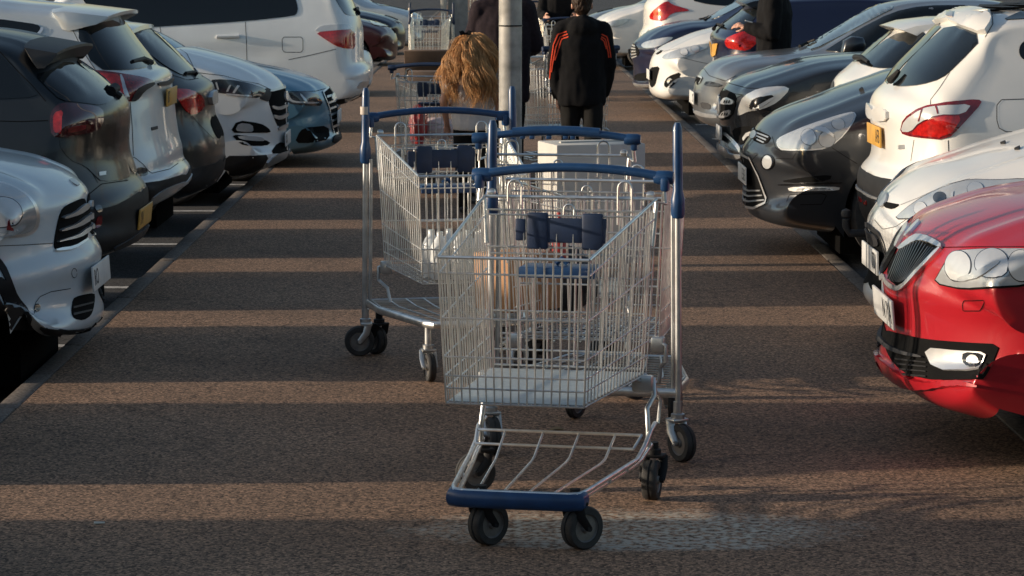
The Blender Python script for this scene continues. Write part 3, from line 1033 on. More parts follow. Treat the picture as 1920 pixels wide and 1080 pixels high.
# L5 white SUV, nose out
c, s = build_car('parked_car', 'white SUV with three-bar chrome grille and hexagonal fog lamps, nose out', -1, 22.6, .84,
    [(450, 330), (480, 322), (520, 305), (540, 292), (540, 280), (536, 262), (537, 240), (538, 215), (538, 190), (534, 168), (528, 155), (507, 137), (467, 118), (411, 101), (337, 88),
     (1.05, 1.18, 'm'), (1.5, 1.42, 'm'), (1.9, 1.6, 'm'), (2.4, 1.66, 'm'), (3.5, 1.62, 'm'), (4.2, 1.25, 'm'), (4.45, .7, 'm'), (4.35, .25, 'm')],
    m_white, group=GL, roofz=1.66, belt=1.05, arches=(.9, 3.55), ar=.40, wr=.36, rend=.42, pw=2.2)
P(c, s, 'headlight_housing', [(498, 163), (509, 171), (503, 191), (494, 188), (485, 184)], 'dark_plastic', off=.006)
hl = P(c, s, 'headlight', [(392, 150), (419, 148), (464, 156), (500, 167), (487, 184), (455, 181), (416, 175), (399, 172)], 'lens_dark', off=.008)
P(hl[0], s, 'running_light', [(424, 175), (470, 179), (470, 182), (424, 178)], 'lamp_white', off=.013, mirror=False, rnd=0)
for q in ([(404, 155), (407, 154), (411, 168), (408, 169)], [(430, 160), (434, 159), (428, 172), (424, 172)], [(445, 160), (449, 162), (440, 175), (436, 174)]):
    P(hl[0], s, 'reflector', q, 'lamp_white', off=.012, mirror=False, rnd=0)
P(c, s, 'grille', [(504, 170), (520, 167), (533, 163), (536, 176), (539, 195), (540, 232), (522, 240), (513, 220), (503, 191)], 'gap', off=.005)
for q in ([(508, 197), (521, 201), (537, 195), (538, 200), (521, 207), (509, 203)], [(511, 214), (523, 218), (539, 210), (540, 217), (523, 225), (513, 221)], [(520, 238), (540, 231), (541, 237), (522, 245)], [(504, 169), (533, 162), (534, 166), (505, 173)]):
    P(c, s, 'grille_bar', q, 'satin', off=.014)
P(c, s, 'emblem', ell(536, 180, 4, 9), 'chrome', off=.02, mirror=False)
P(c, s, 'fog_recess', [(431, 249), (445, 225), (488, 231), (503, 240), (508, 249), (470, 249)], 'gap', off=.005)
P(c, s, 'foglight', [(440, 245), (447, 230), (472, 233), (474, 247), (458, 247)], 'lens', off=.010)
P(c, s, 'fog_recess', [(434, 252), (470, 255), (508, 266), (499, 274), (457, 273), (445, 265)], 'gap', off=.005)
P(c, s, 'running_light', [(443, 254), (488, 256), (497, 264), (475, 264), (450, 261)], 'lamp_white', off=.010)
P(c, s, 'bumper_grille', [(506, 288), (521, 266), (540, 270), (542, 282), (530, 288)], 'gap', off=.005)
P(c, s, 'lower_trim', [(419, 292), (470, 292), (506, 290), (488, 320), (440, 330), (419, 325)], 'black_plastic', off=.006)
P(c, s, 'skid_plate', [(497, 308), (512, 292), (541, 282), (542, 290), (526, 300), (505, 310)], 'satin', off=.012)
plate(c, s, -1, at_y(540, 258, s.yc).z, 'KR', 'plate_white', a=-.03)
gaps(c, s, [[(368, 136), (419, 142), (455, 152), (484, 157), (508, 168)], [(337, 92), (350, 100), (368, 136)]], .008)

# L6 light blue car, nose out
c, s = build_car('parked_car', 'light blue low car with dark lower vents and splitter, nose out beyond white SUV', -1, 25.0, .83,
    [(560, 286), (595, 282), (628, 271), (639, 262), (638, 254), (634, 244), (634.5, 224), (631, 200), (626, 176), (616, 163), (600, 151), (567, 139), (522, 128), (474, 119), (440, 112),
     (1.15, 1.02, 'm'), (1.6, 1.27, 'm'), (2.0, 1.41, 'm'), (2.5, 1.44, 'm'), (3.3, 1.38, 'm'), (4.0, 1.0, 'm'), (4.25, .6, 'm'), (4.15, .25, 'm')],
    m_sky, group=GL, roofz=1.44, belt=.93, arches=(.88, 3.45), ar=.35, rend=.42, pw=2.2)
hl = P(c, s, 'headlight', [(530, 173), (592, 172), (607, 198), (573, 198), (537, 194)], 'lens_dark', off=.007)
for q in ([(538, 174), (541, 174), (546, 186), (556, 190), (596, 191), (596, 194), (552, 193), (541, 188)], [(561, 176), (565, 178), (577, 191), (571, 191)]):
    P(hl[0], s, 'running_light', q, 'lamp_white', off=.011, mirror=False)
P(c, s, 'grille', [(605, 173), (616, 163), (626, 178), (631, 196), (635, 226), (635, 246), (626, 251), (622, 237), (621, 215), (617, 203), (609, 185)], 'gap', off=.006)
for k in range(6):
    t = k / 5
    P(c, s, 'grille_bar', [(611 + 11 * t, 180 + 56 * t), (625 + 8 * t, 176 + 56 * t), (626 + 8 * t, 179 + 56 * t), (612 + 11 * t, 184 + 56 * t)], 'satin', off=.012, rnd=0)
gaps(c, s, [[(605, 173), (616, 164), (626, 178)], [(605, 173), (617, 203), (622, 237), (626, 251)]], .016, 'chrome', 'grille_trim', .009)
P(c, s, 'emblem', ell(624, 182, 4, 7), 'chrome', off=.016, mirror=False)
P(c, s, 'lower_vent', [(552, 268), (563, 244), (576, 239), (615, 235), (618, 261), (585, 268)], 'gap', off=.005)
P(c, s, 'splitter', [(625, 254), (640, 250), (641, 258), (627, 268), (622, 266)], 'black_plastic', off=.014)
gaps(c, s, [[(522, 172), (592, 171), (614, 165)]], .008)
plate(c, s, -1, at_y(628, 217, s.yc).z, '', 'plate_white', a=.015)

# L7 large white SUV, tail out
c, s = build_car('parked_car', 'large white SUV with long dark side windows, tail out beyond the light blue car', -1, 29.9, .92,
    [(600, 196), (650, 190), (684, 172), (692, 155), (695.5, 140), (695.5, 128), (690, 121), (682, 116), (680, 92), (679, 55), (674, 34), (668, 20), (659, 0), (648, -22), (632, -38), (580, -47),
     (2.2, 1.76, 'm'), (3.0, 1.72, 'm'), (3.7, 1.25, 'm'), (4.5, 1.05, 'm'), (4.8, .6, 'm'), (4.7, .25, 'm')],
    m_white, group=GL, front=False, roofz=1.76, belt=1.15, rr=.76, arches=(1.03, 3.80), ar=.40, wr=.37, rend=.25, pw=2.8)
P(c, s, 'window', [(140, 2), (200, -24), (540, -28), (552, -10), (559, 14), (557, 25), (551, 30), (460, 40), (300, 50), (255, 53)], 'glass', off=.006)
P(c, s, 'rear_window', [(629, 0), (644, 24), (651, 29), (673, 29), (659, 0), (648, -20), (618, -22)], 'glass_pale', off=.006)
tl = P(c, s, 'taillight', [(591, 61), (630, 57), (664, 55), (666, 92), (646, 91), (629, 86), (607, 72)], 'lamp_red', off=.008)
P(tl[0], s, 'indicator', [(655, 62), (662, 58), (664, 80), (660, 89), (656, 84)], 'lamp_amber', off=.012, mirror=False)
P(c, s, 'reversing_lamp', [(589, 60), (599, 50), (610, 47), (653, 45), (661, 54), (630, 57)], 'lamp_white', off=.008)
mb = MB()
a, n = s.hit(407, 69); b, n2 = s.hit(448, 68)
mb.tube([a - s.org, a - s.org + n * .022, b - s.org + n2 * .022, b - s.org], [.014, .02, .02, .014], 8)
mb.build('door_handle', m_white, c)
r = [(533, 69.5), (564, 69.5), (568, 73), (568, 94), (564, 98), (534, 98), (529.5, 94), (529, 73)]
gaps(c, s, [[(460, 41), (462, 75), (463, 113)], r + [r[0]], [(541, 112), (580, 104), (630, 92)], [(300, 50), (306, 90), (308, 130)]], .010)
P(c, s, 'bumper_trim', [(620, 188), (672, 181), (694, 158), (692, 168), (684, 176), (650, 193), (610, 198)], 'black_plastic', off=.008)
wiper(c, s, [(676, 22), (668, 17), (664, 18)], .03)
P(c, s, 'bumper_step', [(668, 165), (676, 152), (692, 152), (690, 160), (680, 166)], 'satin', off=.006)

# L8.. further left
c, s = generic('parked_car', 'white car with black slatted grille, nose just showing beyond the large white SUV', -1, 37.2, -1.70, m_white, group=GL)
P(c, s, 'headlight', [(676, 30), (690, 34), (694, 46), (684, 50)], 'lens_dark', off=.01)
for y0, y1 in ((66, 80), (88, 94)):
    P(c, s, 'grille', [(681, y0), (696, y0), (697, y1), (682, y1)], 'gap', off=.012)
c, s = generic('parked_car', 'maroon hatchback, nose out, far up the left row', -1, 47.4, -1.74, m_maroon, group=GL)
P(c, s, 'headlight', [(690, 33), (714, 35), (737, 48), (720, 50), (697, 46)], 'lens_dark', off=.01)
P(c, s, 'bonnet_edge', [(742, 44), (746, 56), (743, 62), (740, 50)], 'gap', off=.01)
c, s = generic('parked_car', 'dark navy car with silver wheel, nose out, beyond the maroon hatchback', -1, 52.6, -1.78, m_navy, group=GL)
P(c, s, 'headlight', [(722, 12), (745, 20), (752, 32), (734, 30)], 'lens_dark', off=.01)
c, s = generic('parked_car', 'pale grey car with wide windscreen at the far end of left row', -1, 58.0, -1.55, m_silver_white, group=GL)
P(c, s, 'window', [(700, -8), (770, -8), (768, 6), (742, 12), (704, 10)], 'glass_pale', off=.01)

# ------------------------------------------------------------------ the cars, right row (near to far)
# R1 red hatchback, nose out
c, s = build_car('parked_car', 'bright red car with upright slatted grille and chrome surround, nose out', 1, 10.58, .89,
    [(1780, 752), (1720, 738), (1684, 714), (1659, 692), (1651, 673), (1656, 655), (1661, 630), (1664, 600), (1663, 562), (1661, 540), (1659, 515), (1672, 490), (1690, 458), (1705, 440), (1728, 422), (1767, 403), (1818, 387), (1872, 371), (1920, 362), (2000, 350), (2100, 336),
     (1.2, 1.04, 'm'), (1.6, 1.27, 'm'), (2.05, 1.43, 'm'), (2.5, 1.47, 'm'), (3.3, 1.40, 'm'), (4.0, 1.10, 'm'), (4.5, .95, 'm'), (4.65, .6, 'm'), (4.5, .25, 'm')],
    m_red, group=GR, roofz=1.47, belt=.95, arches=(1.0, 3.66), ar=.34, rend=.44, pw=2.2)
P(c, s, 'grille', [(1690, 466), (1718, 448), (1737, 449), (1762, 466), (1728, 500), (1701, 532), (1686, 538), (1668, 524), (1665, 506), (1677, 482)], 'gap', off=.006)
for k in range(15):
    t = k / 14
    x0, y0 = 1692 + 66 * t, 463 + (-14 * math.sin(math.pi * min(t * 1.3, 1)) if t < .77 else 3 * (t - .77) / .23)
    x1, y1 = 1669 + 38 * t ** .9, 519 + 14 * math.sin(math.pi * (.1 + .7 * t)) - 6 * t
    P(c, s, 'grille_slat', [(x0 - .8, y0 + 2), (x0 + .8, y0 + 2), (x1 + .8, y1), (x1 - .8, y1)], 'dark_chrome', off=.012, rnd=0, step=8)
P(c, s, 'grille_surround', [(1686, 467), (1716, 443), (1735, 443), (1768, 459), (1768, 469), (1738, 455), (1719, 454), (1692, 471)], 'chrome', off=.014)
P(c, s, 'grille_surround', [(1657, 516), (1662, 514), (1668, 527), (1685, 538), (1700, 531), (1728, 500), (1763, 466), (1767, 469), (1731, 505), (1702, 537), (1687, 546), (1667, 536)], 'chrome', off=.014)
P(c, s, 'emblem', [(1697, 444), (1712, 426), (1724, 414), (1727, 416), (1712, 434), (1700, 446)], 'chrome', off=.012, mirror=False)
lp_ = [(1750, 532), (1766, 504), (1786, 470), (1850, 467), (1925, 467), (1985, 470), (2020, 478), (1992, 512), (1925, 537), (1860, 541), (1810, 544)]
P(c, s, 'headlight_edge', lp_, 'gap', off=.004)
hl = P(c, s, 'headlight', [(1754, 530), (1769, 505), (1789, 472), (1850, 469), (1925, 469), (1983, 472), (2014, 479), (1988, 509), (1924, 533), (1860, 537), (1810, 540)], 'lens', off=.008)
P(hl[0], s, 'lamp_bowl', ell(1800, 500, 24, 27), 'lamp_white', off=.011, mirror=False)
P(hl[0], s, 'lamp_bowl', ell(1862, 496, 30, 26), 'reflector', off=.012, mirror=False)
P(hl[0], s, 'lamp_bowl', ell(1915, 500, 24, 27), 'lamp_white', off=.011, mirror=False)
P(hl[0], s, 'lamp_fin', [(1800, 522), (1835, 512), (1872, 492), (1880, 496), (1845, 520), (1805, 530)], 'lens', off=.016, mirror=False)
P(c, s, 'lower_intake', [(1660, 618), (1690, 626), (1736, 636), (1810, 642), (1876, 645), (1864, 676), (1850, 702), (1841, 712), (1756, 713), (1706, 703), (1679, 684), (1664, 660), (1658, 634)], 'gap', off=.005)
P(c, s, 'intake_bar', [(1656, 632), (1672, 648), (1700, 660), (1735, 668), (1735, 673), (1698, 667), (1668, 655), (1655, 640)], 'dark_plastic', off=.020)
for k in range(4):
    P(c, s, 'intake_bar', [(1682 + 4 * k, 672 + 9 * k), (1740, 680 + 8 * k), (1740, 682 + 8 * k), (1683 + 4 * k, 675 + 9 * k)], 'black_plastic', off=.011, rnd=0)
P(c, s, 'fog_surround', [(1735, 651), (1800, 657), (1854, 659), (1845, 682), (1834, 698), (1753, 695)], 'chrome', off=.012)
fl = P(c, s, 'foglight', [(1812, 659), (1848, 661), (1843, 680), (1835, 694), (1817, 694), (1809, 678)], 'lens_dark', off=.017)
P(fl[0], s, 'lamp_bowl', ell(1830, 677, 11, 13), 'reflector', off=.021, mirror=False)
P(c, s, 'front_lip', [(1652, 668), (1664, 678), (1702, 706), (1758, 718), (1830, 719), (1828, 724), (1756, 728), (1704, 724), (1674, 706), (1654, 686)], m_red, off=.022, thick=.03)
r = [(1808, 564), (1845, 563), (1846, 568), (1838, 583), (1806, 583), (1805, 570)]
gaps(c, s, [[(1768, 464), (1830, 463), (1919, 463), (2010, 466)], r + [r[0]]], .006)
plate(c, s, 1, at_y(1662, 576, s.yc).z, 'N JYA', a=-.016, tilt=.10)

# R2 white hatchback, nose out
c, s = build_car('parked_car', 'white hatchback with long swept headlamps behind the red car, nose out', 1, 12.95, .86,
    [(1700, 604), (1650, 587), (1624, 562), (1619, 548), (1627, 535), (1637, 505), (1637, 475), (1634, 450), (1628, 424), (1636, 401), (1650, 384), (1663, 363), (1680, 349), (1704, 332), (1748, 311), (1807, 293), (1867, 273), (1920, 258), (1985, 241),
     (1.1, 1.12, 'm'), (1.5, 1.33, 'm'), (1.9, 1.46, 'm'), (2.3, 1.49, 'm'), (3.1, 1.42, 'm'), (3.65, 1.1, 'm'), (3.95, .6, 'm'), (3.8, .25, 'm')],
    m_white_warm, group=GR, roofz=1.49, belt=.98, arches=(.82, 3.3), ar=.34, rend=.42, pw=2.2)
lp_ = [(1675, 412), (1698, 391), (1733, 367), (1778, 347), (1819, 336), (1867, 338), (1918, 335), (1950, 338), (1918, 350), (1867, 364), (1807, 384), (1739, 408), (1718, 411)]
P(c, s, 'headlight_edge', lp_, 'dark_plastic', off=.004)
hl = P(c, s, 'headlight', [(1678, 411), (1700, 392), (1735, 369), (1779, 349), (1820, 338.5), (1867, 340.5), (1916, 338), (1942, 340), (1916, 348), (1866, 362), (1806, 382), (1738, 406), (1718, 409)], 'lens', off=.008)
P(hl[0], s, 'lamp_bowl', ell(1729, 393, 12, 12), 'lamp_white', off=.012, mirror=False)
P(hl[0], s, 'lamp_bowl', ell(1830, 358, 15, 13), 'reflector', off=.012, mirror=False)
P(hl[0], s, 'lamp_fin', [(1786, 364), (1790, 362), (1789, 378), (1785, 381)], 'reflector', off=.013, mirror=False, rnd=0)
P(hl[0], s, 'lamp_bowl', ell(1764, 372, 12, 10), 'lens_dark', off=.010, mirror=False)
P(c, s, 'nose_slit', [(1657, 378), (1672, 381), (1689, 384), (1674, 393), (1658, 389)], 'gap', off=.005)
P(c, s, 'emblem', ell(1657, 375, 7, 15, rot=.35), 'satin', off=.012, mirror=False)
P(c, s, 'lower_grille', [(1630, 430), (1649, 441), (1657, 462), (1665, 496), (1653, 518), (1652, 556), (1636, 545), (1629, 530), (1628, 480)], 'gap', off=.006)
P(c, s, 'grille_bar', [(1630, 432), (1648, 443), (1652, 460), (1640, 462), (1629, 456)], 'dark_plastic', off=.014)
gaps(c, s, [[(1627, 420), (1636, 428), (1650, 438), (1657, 455), (1666, 494)]], .022, 'dark_plastic', 'grille_trim', .010)
plate(c, s, 1, at_y(1633, 483, s.yc).z, 'TDJ', a=-.012, tilt=.02)
for q in ([(1876, 270), (1886, 266), (1885, 270)], [(1902, 281), (1913, 276), (1911, 281)]):
    P(c, s, 'washer_jet', q, 'black_plastic', off=.010, rnd=0, mirror=False)
gaps(c, s, [[(1689, 384), (1720, 372), (1775, 346), (1819, 335)], [(1640, 412), (1655, 430), (1680, 425), (1700, 411)]], .004)
gaps(c, s, [[(1690, 500), (1720, 520), (1790, 530)]], .005)

# R3 white SUV, tail out
c, s = build_car('parked_car', 'white SUV with red and clear arrow-shaped tail lamps and yellow plate, tail out', 1, 15.2, .90,
    [(1700, 462), (1660, 450), (1636, 425), (1622, 395), (1619, 352), (1622, 327), (1630, 311), (1643, 301), (1645, 285), (1643, 235), (1639, 218), (1640, 203), (1645, 186), (1656, 169), (1672, 158), (1690, 130), (1733, 86), (1775, 46), (1800, 30), (1837, 22), (1880, 18), (1920, 14), (2000, 8),
     (2.3, 1.60, 'm'), (2.8, 1.52, 'm'), (3.4, 1.12, 'm'), (4.1, .92, 'm'), (4.32, .6, 'm'), (4.2, .25, 'm')],
    m_white_warm, group=GR, front=False, roofz=1.60, belt=1.02, rr=.73, arches=(.80, 3.43), ar=.38, wr=.34, rend=.36, pw=2.4)
P(c, s, 'rear_window', [(1781, 44), (1846, 69), (1790, 127), (1766, 148), (1727, 160), (1689, 163), (1671, 161), (1698, 122), (1733, 86)], 'glass', off=.006)
sp = P(c, s, 'spoiler', [(1777, 29), (1790, 23), (1837, 23), (1856, 34), (1862, 44), (1847, 69), (1807, 54), (1780, 43)], m_white_warm, off=.035, thick=.02)
P(sp[0], s, 'brake_light', [(1780, 31), (1793, 33), (1793, 42), (1781, 40)], 'lamp_red_dark', off=.042, mirror=False, rnd=0)
tl = P(c, s, 'taillight', [(1689, 249), (1695, 222), (1727, 201), (1784, 190), (1834, 186), (1842, 193), (1807, 231), (1776, 263), (1712, 257)], 'lamp_red_dark', off=.008, step=5)
P(tl[0], s, 'clear_lens', [(1692, 246), (1699, 225), (1730, 206), (1757, 200), (1822, 195), (1807, 215), (1760, 216), (1727, 228), (1710, 247)], 'lamp_white', off=.013, mirror=False)
P(tl[0], s, 'red_lens', [(1712, 249), (1730, 230), (1763, 219), (1807, 217), (1776, 259), (1718, 253)], 'lamp_red', off=.013, mirror=False)
gaps(c, s, [[(1726, 227), (1732, 206)], [(1760, 215), (1757, 200)]], .008, 'lamp_red_dark', 'lens_rib', .016, mirror=False)
plate(c, s, 1, at_y(1655, 253, s.yc).z, 'AFB', 'plate_yellow', a=.03, tilt=.04)
P(c, s, 'tailgate_handle', [(1640, 203), (1667, 206), (1667, 226), (1645, 227), (1639, 219)], m_white_warm, off=.02)
P(c, s, 'tailgate_badge', [(1686, 272), (1696, 271), (1697, 279), (1686, 280)], 'satin', off=.006, rnd=0, mirror=False)
P(c, s, 'window', [(1910, 96), (1913, 84), (1922, 76), (1990, 66), (1995, 118), (1925, 115), (1914, 108)], 'glass', off=.005)
P(c, s, 'roof_rail', [(1781, 25), (1800, 20), (1870, 12), (1990, 3), (1990, 10), (1880, 18), (1800, 25)], 'black_plastic', off=.03)
P(c, s, 'window', [(1880, 38), (1900, 28), (1925, 18), (1990, 12), (1990, 30), (1925, 36)], 'glass', off=.005)
r = [(1878, 187), (1940, 185), (1945, 192), (1945, 240), (1938, 247), (1886, 247), (1873, 240), (1869, 225), (1869, 197)]
gaps(c, s, [[(1781, 136), (1762, 165), (1745, 187), (1745, 196)], r + [r[0]], [(1714, 262), (1708, 302)], [(1778, 263), (1779, 290), (1781, 320)], [(1860, 24), (1862, 45), (1847, 70)]], .006)
P(c, s, 'bumper_trim', [(1621, 320), (1644, 332), (1686, 339), (1720, 339), (1720, 420), (1660, 452), (1632, 424), (1620, 390), (1619, 352)], 'black_plastic', off=.006)
P(c, s, 'bumper_chrome', [(1618, 356), (1635, 366), (1655, 373), (1656, 376), (1634, 371), (1619, 361)], 'satin', off=.014)
P(c, s, 'rear_reflector', [(1622, 374), (1627, 376), (1627, 386), (1622, 383)], 'lamp_red', off=.012)
mb = MB()
mb.tube([(.10, 0, .36), (-.10, 0, .36), (-.12, 0, .40), (-.12, 0, .44)], .022, 10)
mb.lathe([(0, -.03), (.025, -.018), (.03, 0), (.025, .018), (0, .03)], (-.12, 0, .47), (0, 0, 1), 16)
tb = mb.build('tow_ball', M['dark_plastic'], c)
wiper(c, s, [(1676, 158), (1688, 146), (1694, 138)], .022, .03)

# R4 graphite people carrier, nose out
c, s = build_car('parked_car', 'graphite car with large clear headlamps and chrome-edged lower grille, nose out', 1, 17.5, .92,
    [(1530, 426), (1474, 419), (1423, 409), (1400, 396), (1396, 380), (1397, 345), (1395, 310), (1391, 290), (1393, 277), (1401, 266), (1410, 253), (1420, 239), (1432, 226), (1453, 213), (1488, 199), (1533, 183), (1577, 166), (1634, 147), (1692, 130),
     (1.2, 1.18, 'm'), (1.7, 1.43, 'm'), (2.2, 1.60, 'm'), (2.8, 1.66, 'm'), (3.9, 1.58, 'm'), (4.5, 1.15, 'm'), (4.75, .6, 'm'), (4.6, .25, 'm')],
    m_graphite, group=GR, roofz=1.66, belt=1.05, arches=(.92, 3.76), ar=.38, wr=.34, rend=.46, pw=2.15)
lp_ = [(1456, 265), (1465, 256), (1518, 234), (1577, 215), (1602, 210), (1607, 219), (1584, 253), (1560, 274), (1536, 282), (1468, 283), (1459, 276)]
P(c, s, 'headlight_edge', lp_, 'chrome', off=.005)
hl = P(c, s, 'headlight', [(1458, 265), (1466, 257.5), (1518, 236), (1577, 217), (1601, 212), (1604, 219), (1582, 252), (1559, 272), (1536, 279), (1469, 280), (1461, 275)], 'lens', off=.009)
P(hl[0], s, 'lamp_bowl', ell(1517, 258, 13, 14), 'reflector', off=.012, mirror=False)
P(hl[0], s, 'lamp_bowl', ell(1550, 262, 15, 14), 'lamp_white', off=.013, mirror=False)
P(hl[0], s, 'lamp_bowl', ell(1572, 234, 12, 9), 'lamp_white', off=.012, mirror=False)
P(hl[0], s, 'lamp_fin', [(1527, 244), (1545, 241), (1562, 250), (1563, 258), (1553, 250), (1530, 248)], 'chrome', off=.018, mirror=False)
P(c, s, 'nose_grille', [(1413, 245), (1419, 243), (1447, 256), (1440, 268), (1428, 271), (1410, 262)], 'gap', off=.005)
for k in range(3):
    P(c, s, 'grille_bar', [(1421 + 0 * k, 249 + 6 * k), (1443 - 4 * k, 257 + 5 * k), (1442 - 4 * k, 259.5 + 5 * k), (1420, 251 + 6 * k)], 'satin', off=.010, rnd=0)
P(c, s, 'emblem', ell(1415, 254, 5, 8, rot=.4), 'chrome', off=.016, mirror=False)
P(c, s, 'fog_ring', ell(1440, 304, 13, 15), 'gloss_black', off=.005)
P(c, s, 'foglight', ell(1441, 304, 9, 11.5), 'lamp_white', off=.012)
P(c, s, 'main_grille', [(1388, 290), (1408, 298), (1423, 330), (1438, 372), (1437, 380), (1415, 389), (1394, 384), (1389, 345)], 'gap', off=.005)
gaps(c, s, [[(1388, 288), (1408, 297), (1424, 330), (1439, 372), (1437, 381), (1415, 390), (1393, 386)]], .016, 'chrome', 'grille_frame', .012)
for k in range(3):
    P(c, s, 'grille_bar', [(1389, 349 + 11 * k), (1405, 356 + 10 * k), (1427 + 4 * k, 356 + 9 * k), (1427 + 4 * k, 358.5 + 9 * k), (1404, 359 + 10 * k), (1389, 352 + 11 * k)], 'satin', off=.010, rnd=0)
plate(c, s, 1, at_y(1394, 325, s.yc).z, 'E 515', 'plate_white', a=-.012, tilt=.02)
P(c, s, 'side_vent', [(1461, 340), (1500, 333), (1560, 327), (1556, 338), (1503, 344)], 'gap', off=.005)
P(c, s, 'vent_trim', [(1460, 345), (1520, 343), (1578, 341), (1578, 344), (1520, 347), (1462, 348)], 'gloss_black', off=.010)
dr = P(c, s, 'running_light', [(1478, 351), (1520, 350), (1575, 350), (1573, 357), (1520, 358), (1482, 359)], 'chrome', off=.008)
for k in range(3):
    P(dr[0], s, 'running_lamp', [(1494 + 20 * k, 357), (1500 + 20 * k, 351.5), (1510 + 20 * k, 351.5), (1506 + 20 * k, 356.5)], 'lamp_white', off=.013, mirror=False, rnd=0)
r = [(1475, 378), (1480, 365), (1540, 363), (1550, 366), (1541, 383), (1500, 384)]
gaps(c, s, [[(1560, 277), (1583, 292), (1607, 307)], r, [(1455, 297), (1486, 298), (1493, 286)], [(1420, 290), (1410, 300)], [(1448, 256), (1454, 277), (1466, 284)]], .006)
P(c, s, 'bonnet_scratch', [(1611, 170), (1617, 165), (1620, 169)], 'black_plastic', off=.01, rnd=0, mirror=False)

# R5 white hatchback set back in its bay, tail out
c, s = build_car('parked_car', 'white hatchback with roof spoiler set back in its bay behind the graphite car, tail out', 1, 20.0, .86,
    [(1610, 330), (1580, 310), (1566, 280), (1562, 240), (1562, 200), (1565, 168), (1574, 147), (1597, 127), (1621, 107), (1655, 78), (1686, 56), (1705, 43), (1748, 34), (1800, 30), (1850, 27),
     (1.7, 1.44, 'm'), (2.2, 1.40, 'm'), (2.9, 1.02, 'm'), (3.7, .84, 'm'), (3.95, .5, 'm'), (3.8, .22, 'm')],
    m_white_warm, group=GR, front=False, roofz=1.44, belt=.95, rr=.73, arches=(.65, 3.15), ar=.33, rend=.34, pw=2.4)
P(c, s, 'rear_window', [(1608, 119), (1621, 107), (1655, 79), (1688, 60), (1745, 62), (1715, 95), (1682, 129), (1640, 128)], 'glass', off=.006)
spoiler(c, s, [(1659, 48), (1690, 38), (1748, 31), (1780, 30), (1762, 56), (1713, 60), (1670, 53)], .60, m_white_warm)
P(c, s, 'plate_recess', [(1565, 170), (1574, 158), (1592, 160), (1594, 172), (1575, 180)], 'dark_plastic', off=.006)
wiper(c, s, [(1608, 113), (1620, 113), (1633, 122)], .022, .03)

# R6 black car with star grille, nose out
c, s = build_car('parked_car', 'black car with swept chrome headlamp and silver bumper strips, nose out', 1, 22.5, .91,
    [(1480, 306), (1420, 302), (1375, 297), (1351, 288), (1346, 278), (1351, 255), (1351, 232), (1349, 215), (1347, 197), (1349, 180), (1357, 167), (1367, 156), (1391, 144), (1433, 131), (1474, 118), (1516, 108), (1558, 103), (1613, 99), (1645, 96),
     (1.4, 1.12, 'm'), (1.85, 1.36, 'm'), (2.3, 1.48, 'm'), (2.8, 1.52, 'm'), (3.6, 1.44, 'm'), (4.2, 1.05, 'm'), (4.4, .6, 'm'), (4.3, .25, 'm')],
    m_black, group=GR, roofz=1.52, belt=1.0, arches=(.90, 3.6), ar=.37, wr=.34, rend=.44, pw=2.2)
hl = P(c, s, 'headlight', [(1383, 217), (1386, 200), (1394, 181), (1424, 166), (1469, 162), (1482, 167), (1458, 192), (1430, 205), (1405, 208), (1391, 215)], 'reflector', off=.007)
P(hl[0], s, 'lamp_bowl', [(1405, 201), (1413, 186), (1446, 177), (1452, 182), (1437, 197), (1412, 204)], 'gloss_black', off=.011, mirror=False)
P(hl[0], s, 'lamp_fin', [(1412, 202), (1425, 195), (1450, 181), (1452, 183), (1436, 196), (1418, 204)], 'lamp_white', off=.015, mirror=False)
P(c, s, 'grille', [(1352, 172), (1362, 169), (1378, 175), (1382, 190), (1372, 222), (1350, 227), (1347, 200)], 'gap', off=.005)
for q in ([(1351, 194), (1361, 182), (1379, 189), (1376, 196), (1360, 196)], [(1349, 219), (1358, 208), (1372, 205), (1371, 216), (1356, 222)]):
    b_ = P(c, s, 'grille_blade', q, 'chrome', off=.014)
    cx = sum(p[0] for p in q) / 5; cy = sum(p[1] for p in q) / 5
    for k in (-1, 0, 1):
        P(b_[0], s, 'blade_slot', [(cx - 1.5 + 4.5 * k, cy + 2), (cx + .8 + 4.5 * k, cy - 3), (cx + 2.2 + 4.5 * k, cy - 3), (cx + .2 + 4.5 * k, cy + 2)], 'gap', off=.018, rnd=0, mirror=False)
P(c, s, 'emblem', ell(1349, 197, 3.5, 17), 'chrome', off=.018, mirror=False)
plate(c, s, 1, at_y(1348, 248, s.yc).z, 'LJ', 'plate_white', a=-.02)
P(c, s, 'lower_intake', [(1372, 242), (1399, 236), (1419, 238), (1411, 250), (1391, 274), (1378, 262)], 'gap', off=.005)
gaps(c, s, [[(1354, 249), (1364, 252), (1374, 262), (1390, 284)], [(1412, 249), (1402, 252), (1395, 262)]], .03, 'chrome', 'bumper_strip', .014)
P(c, s, 'bumper_lip', [(1343, 268), (1352, 272), (1363, 279), (1369, 289), (1390, 290), (1390, 296), (1366, 295), (1347, 286)], 'chrome', off=.012)
gaps(c, s, [[(1358, 167), (1378, 176), (1394, 178)], [(1367, 156), (1400, 165), (1424, 166)]], .008)

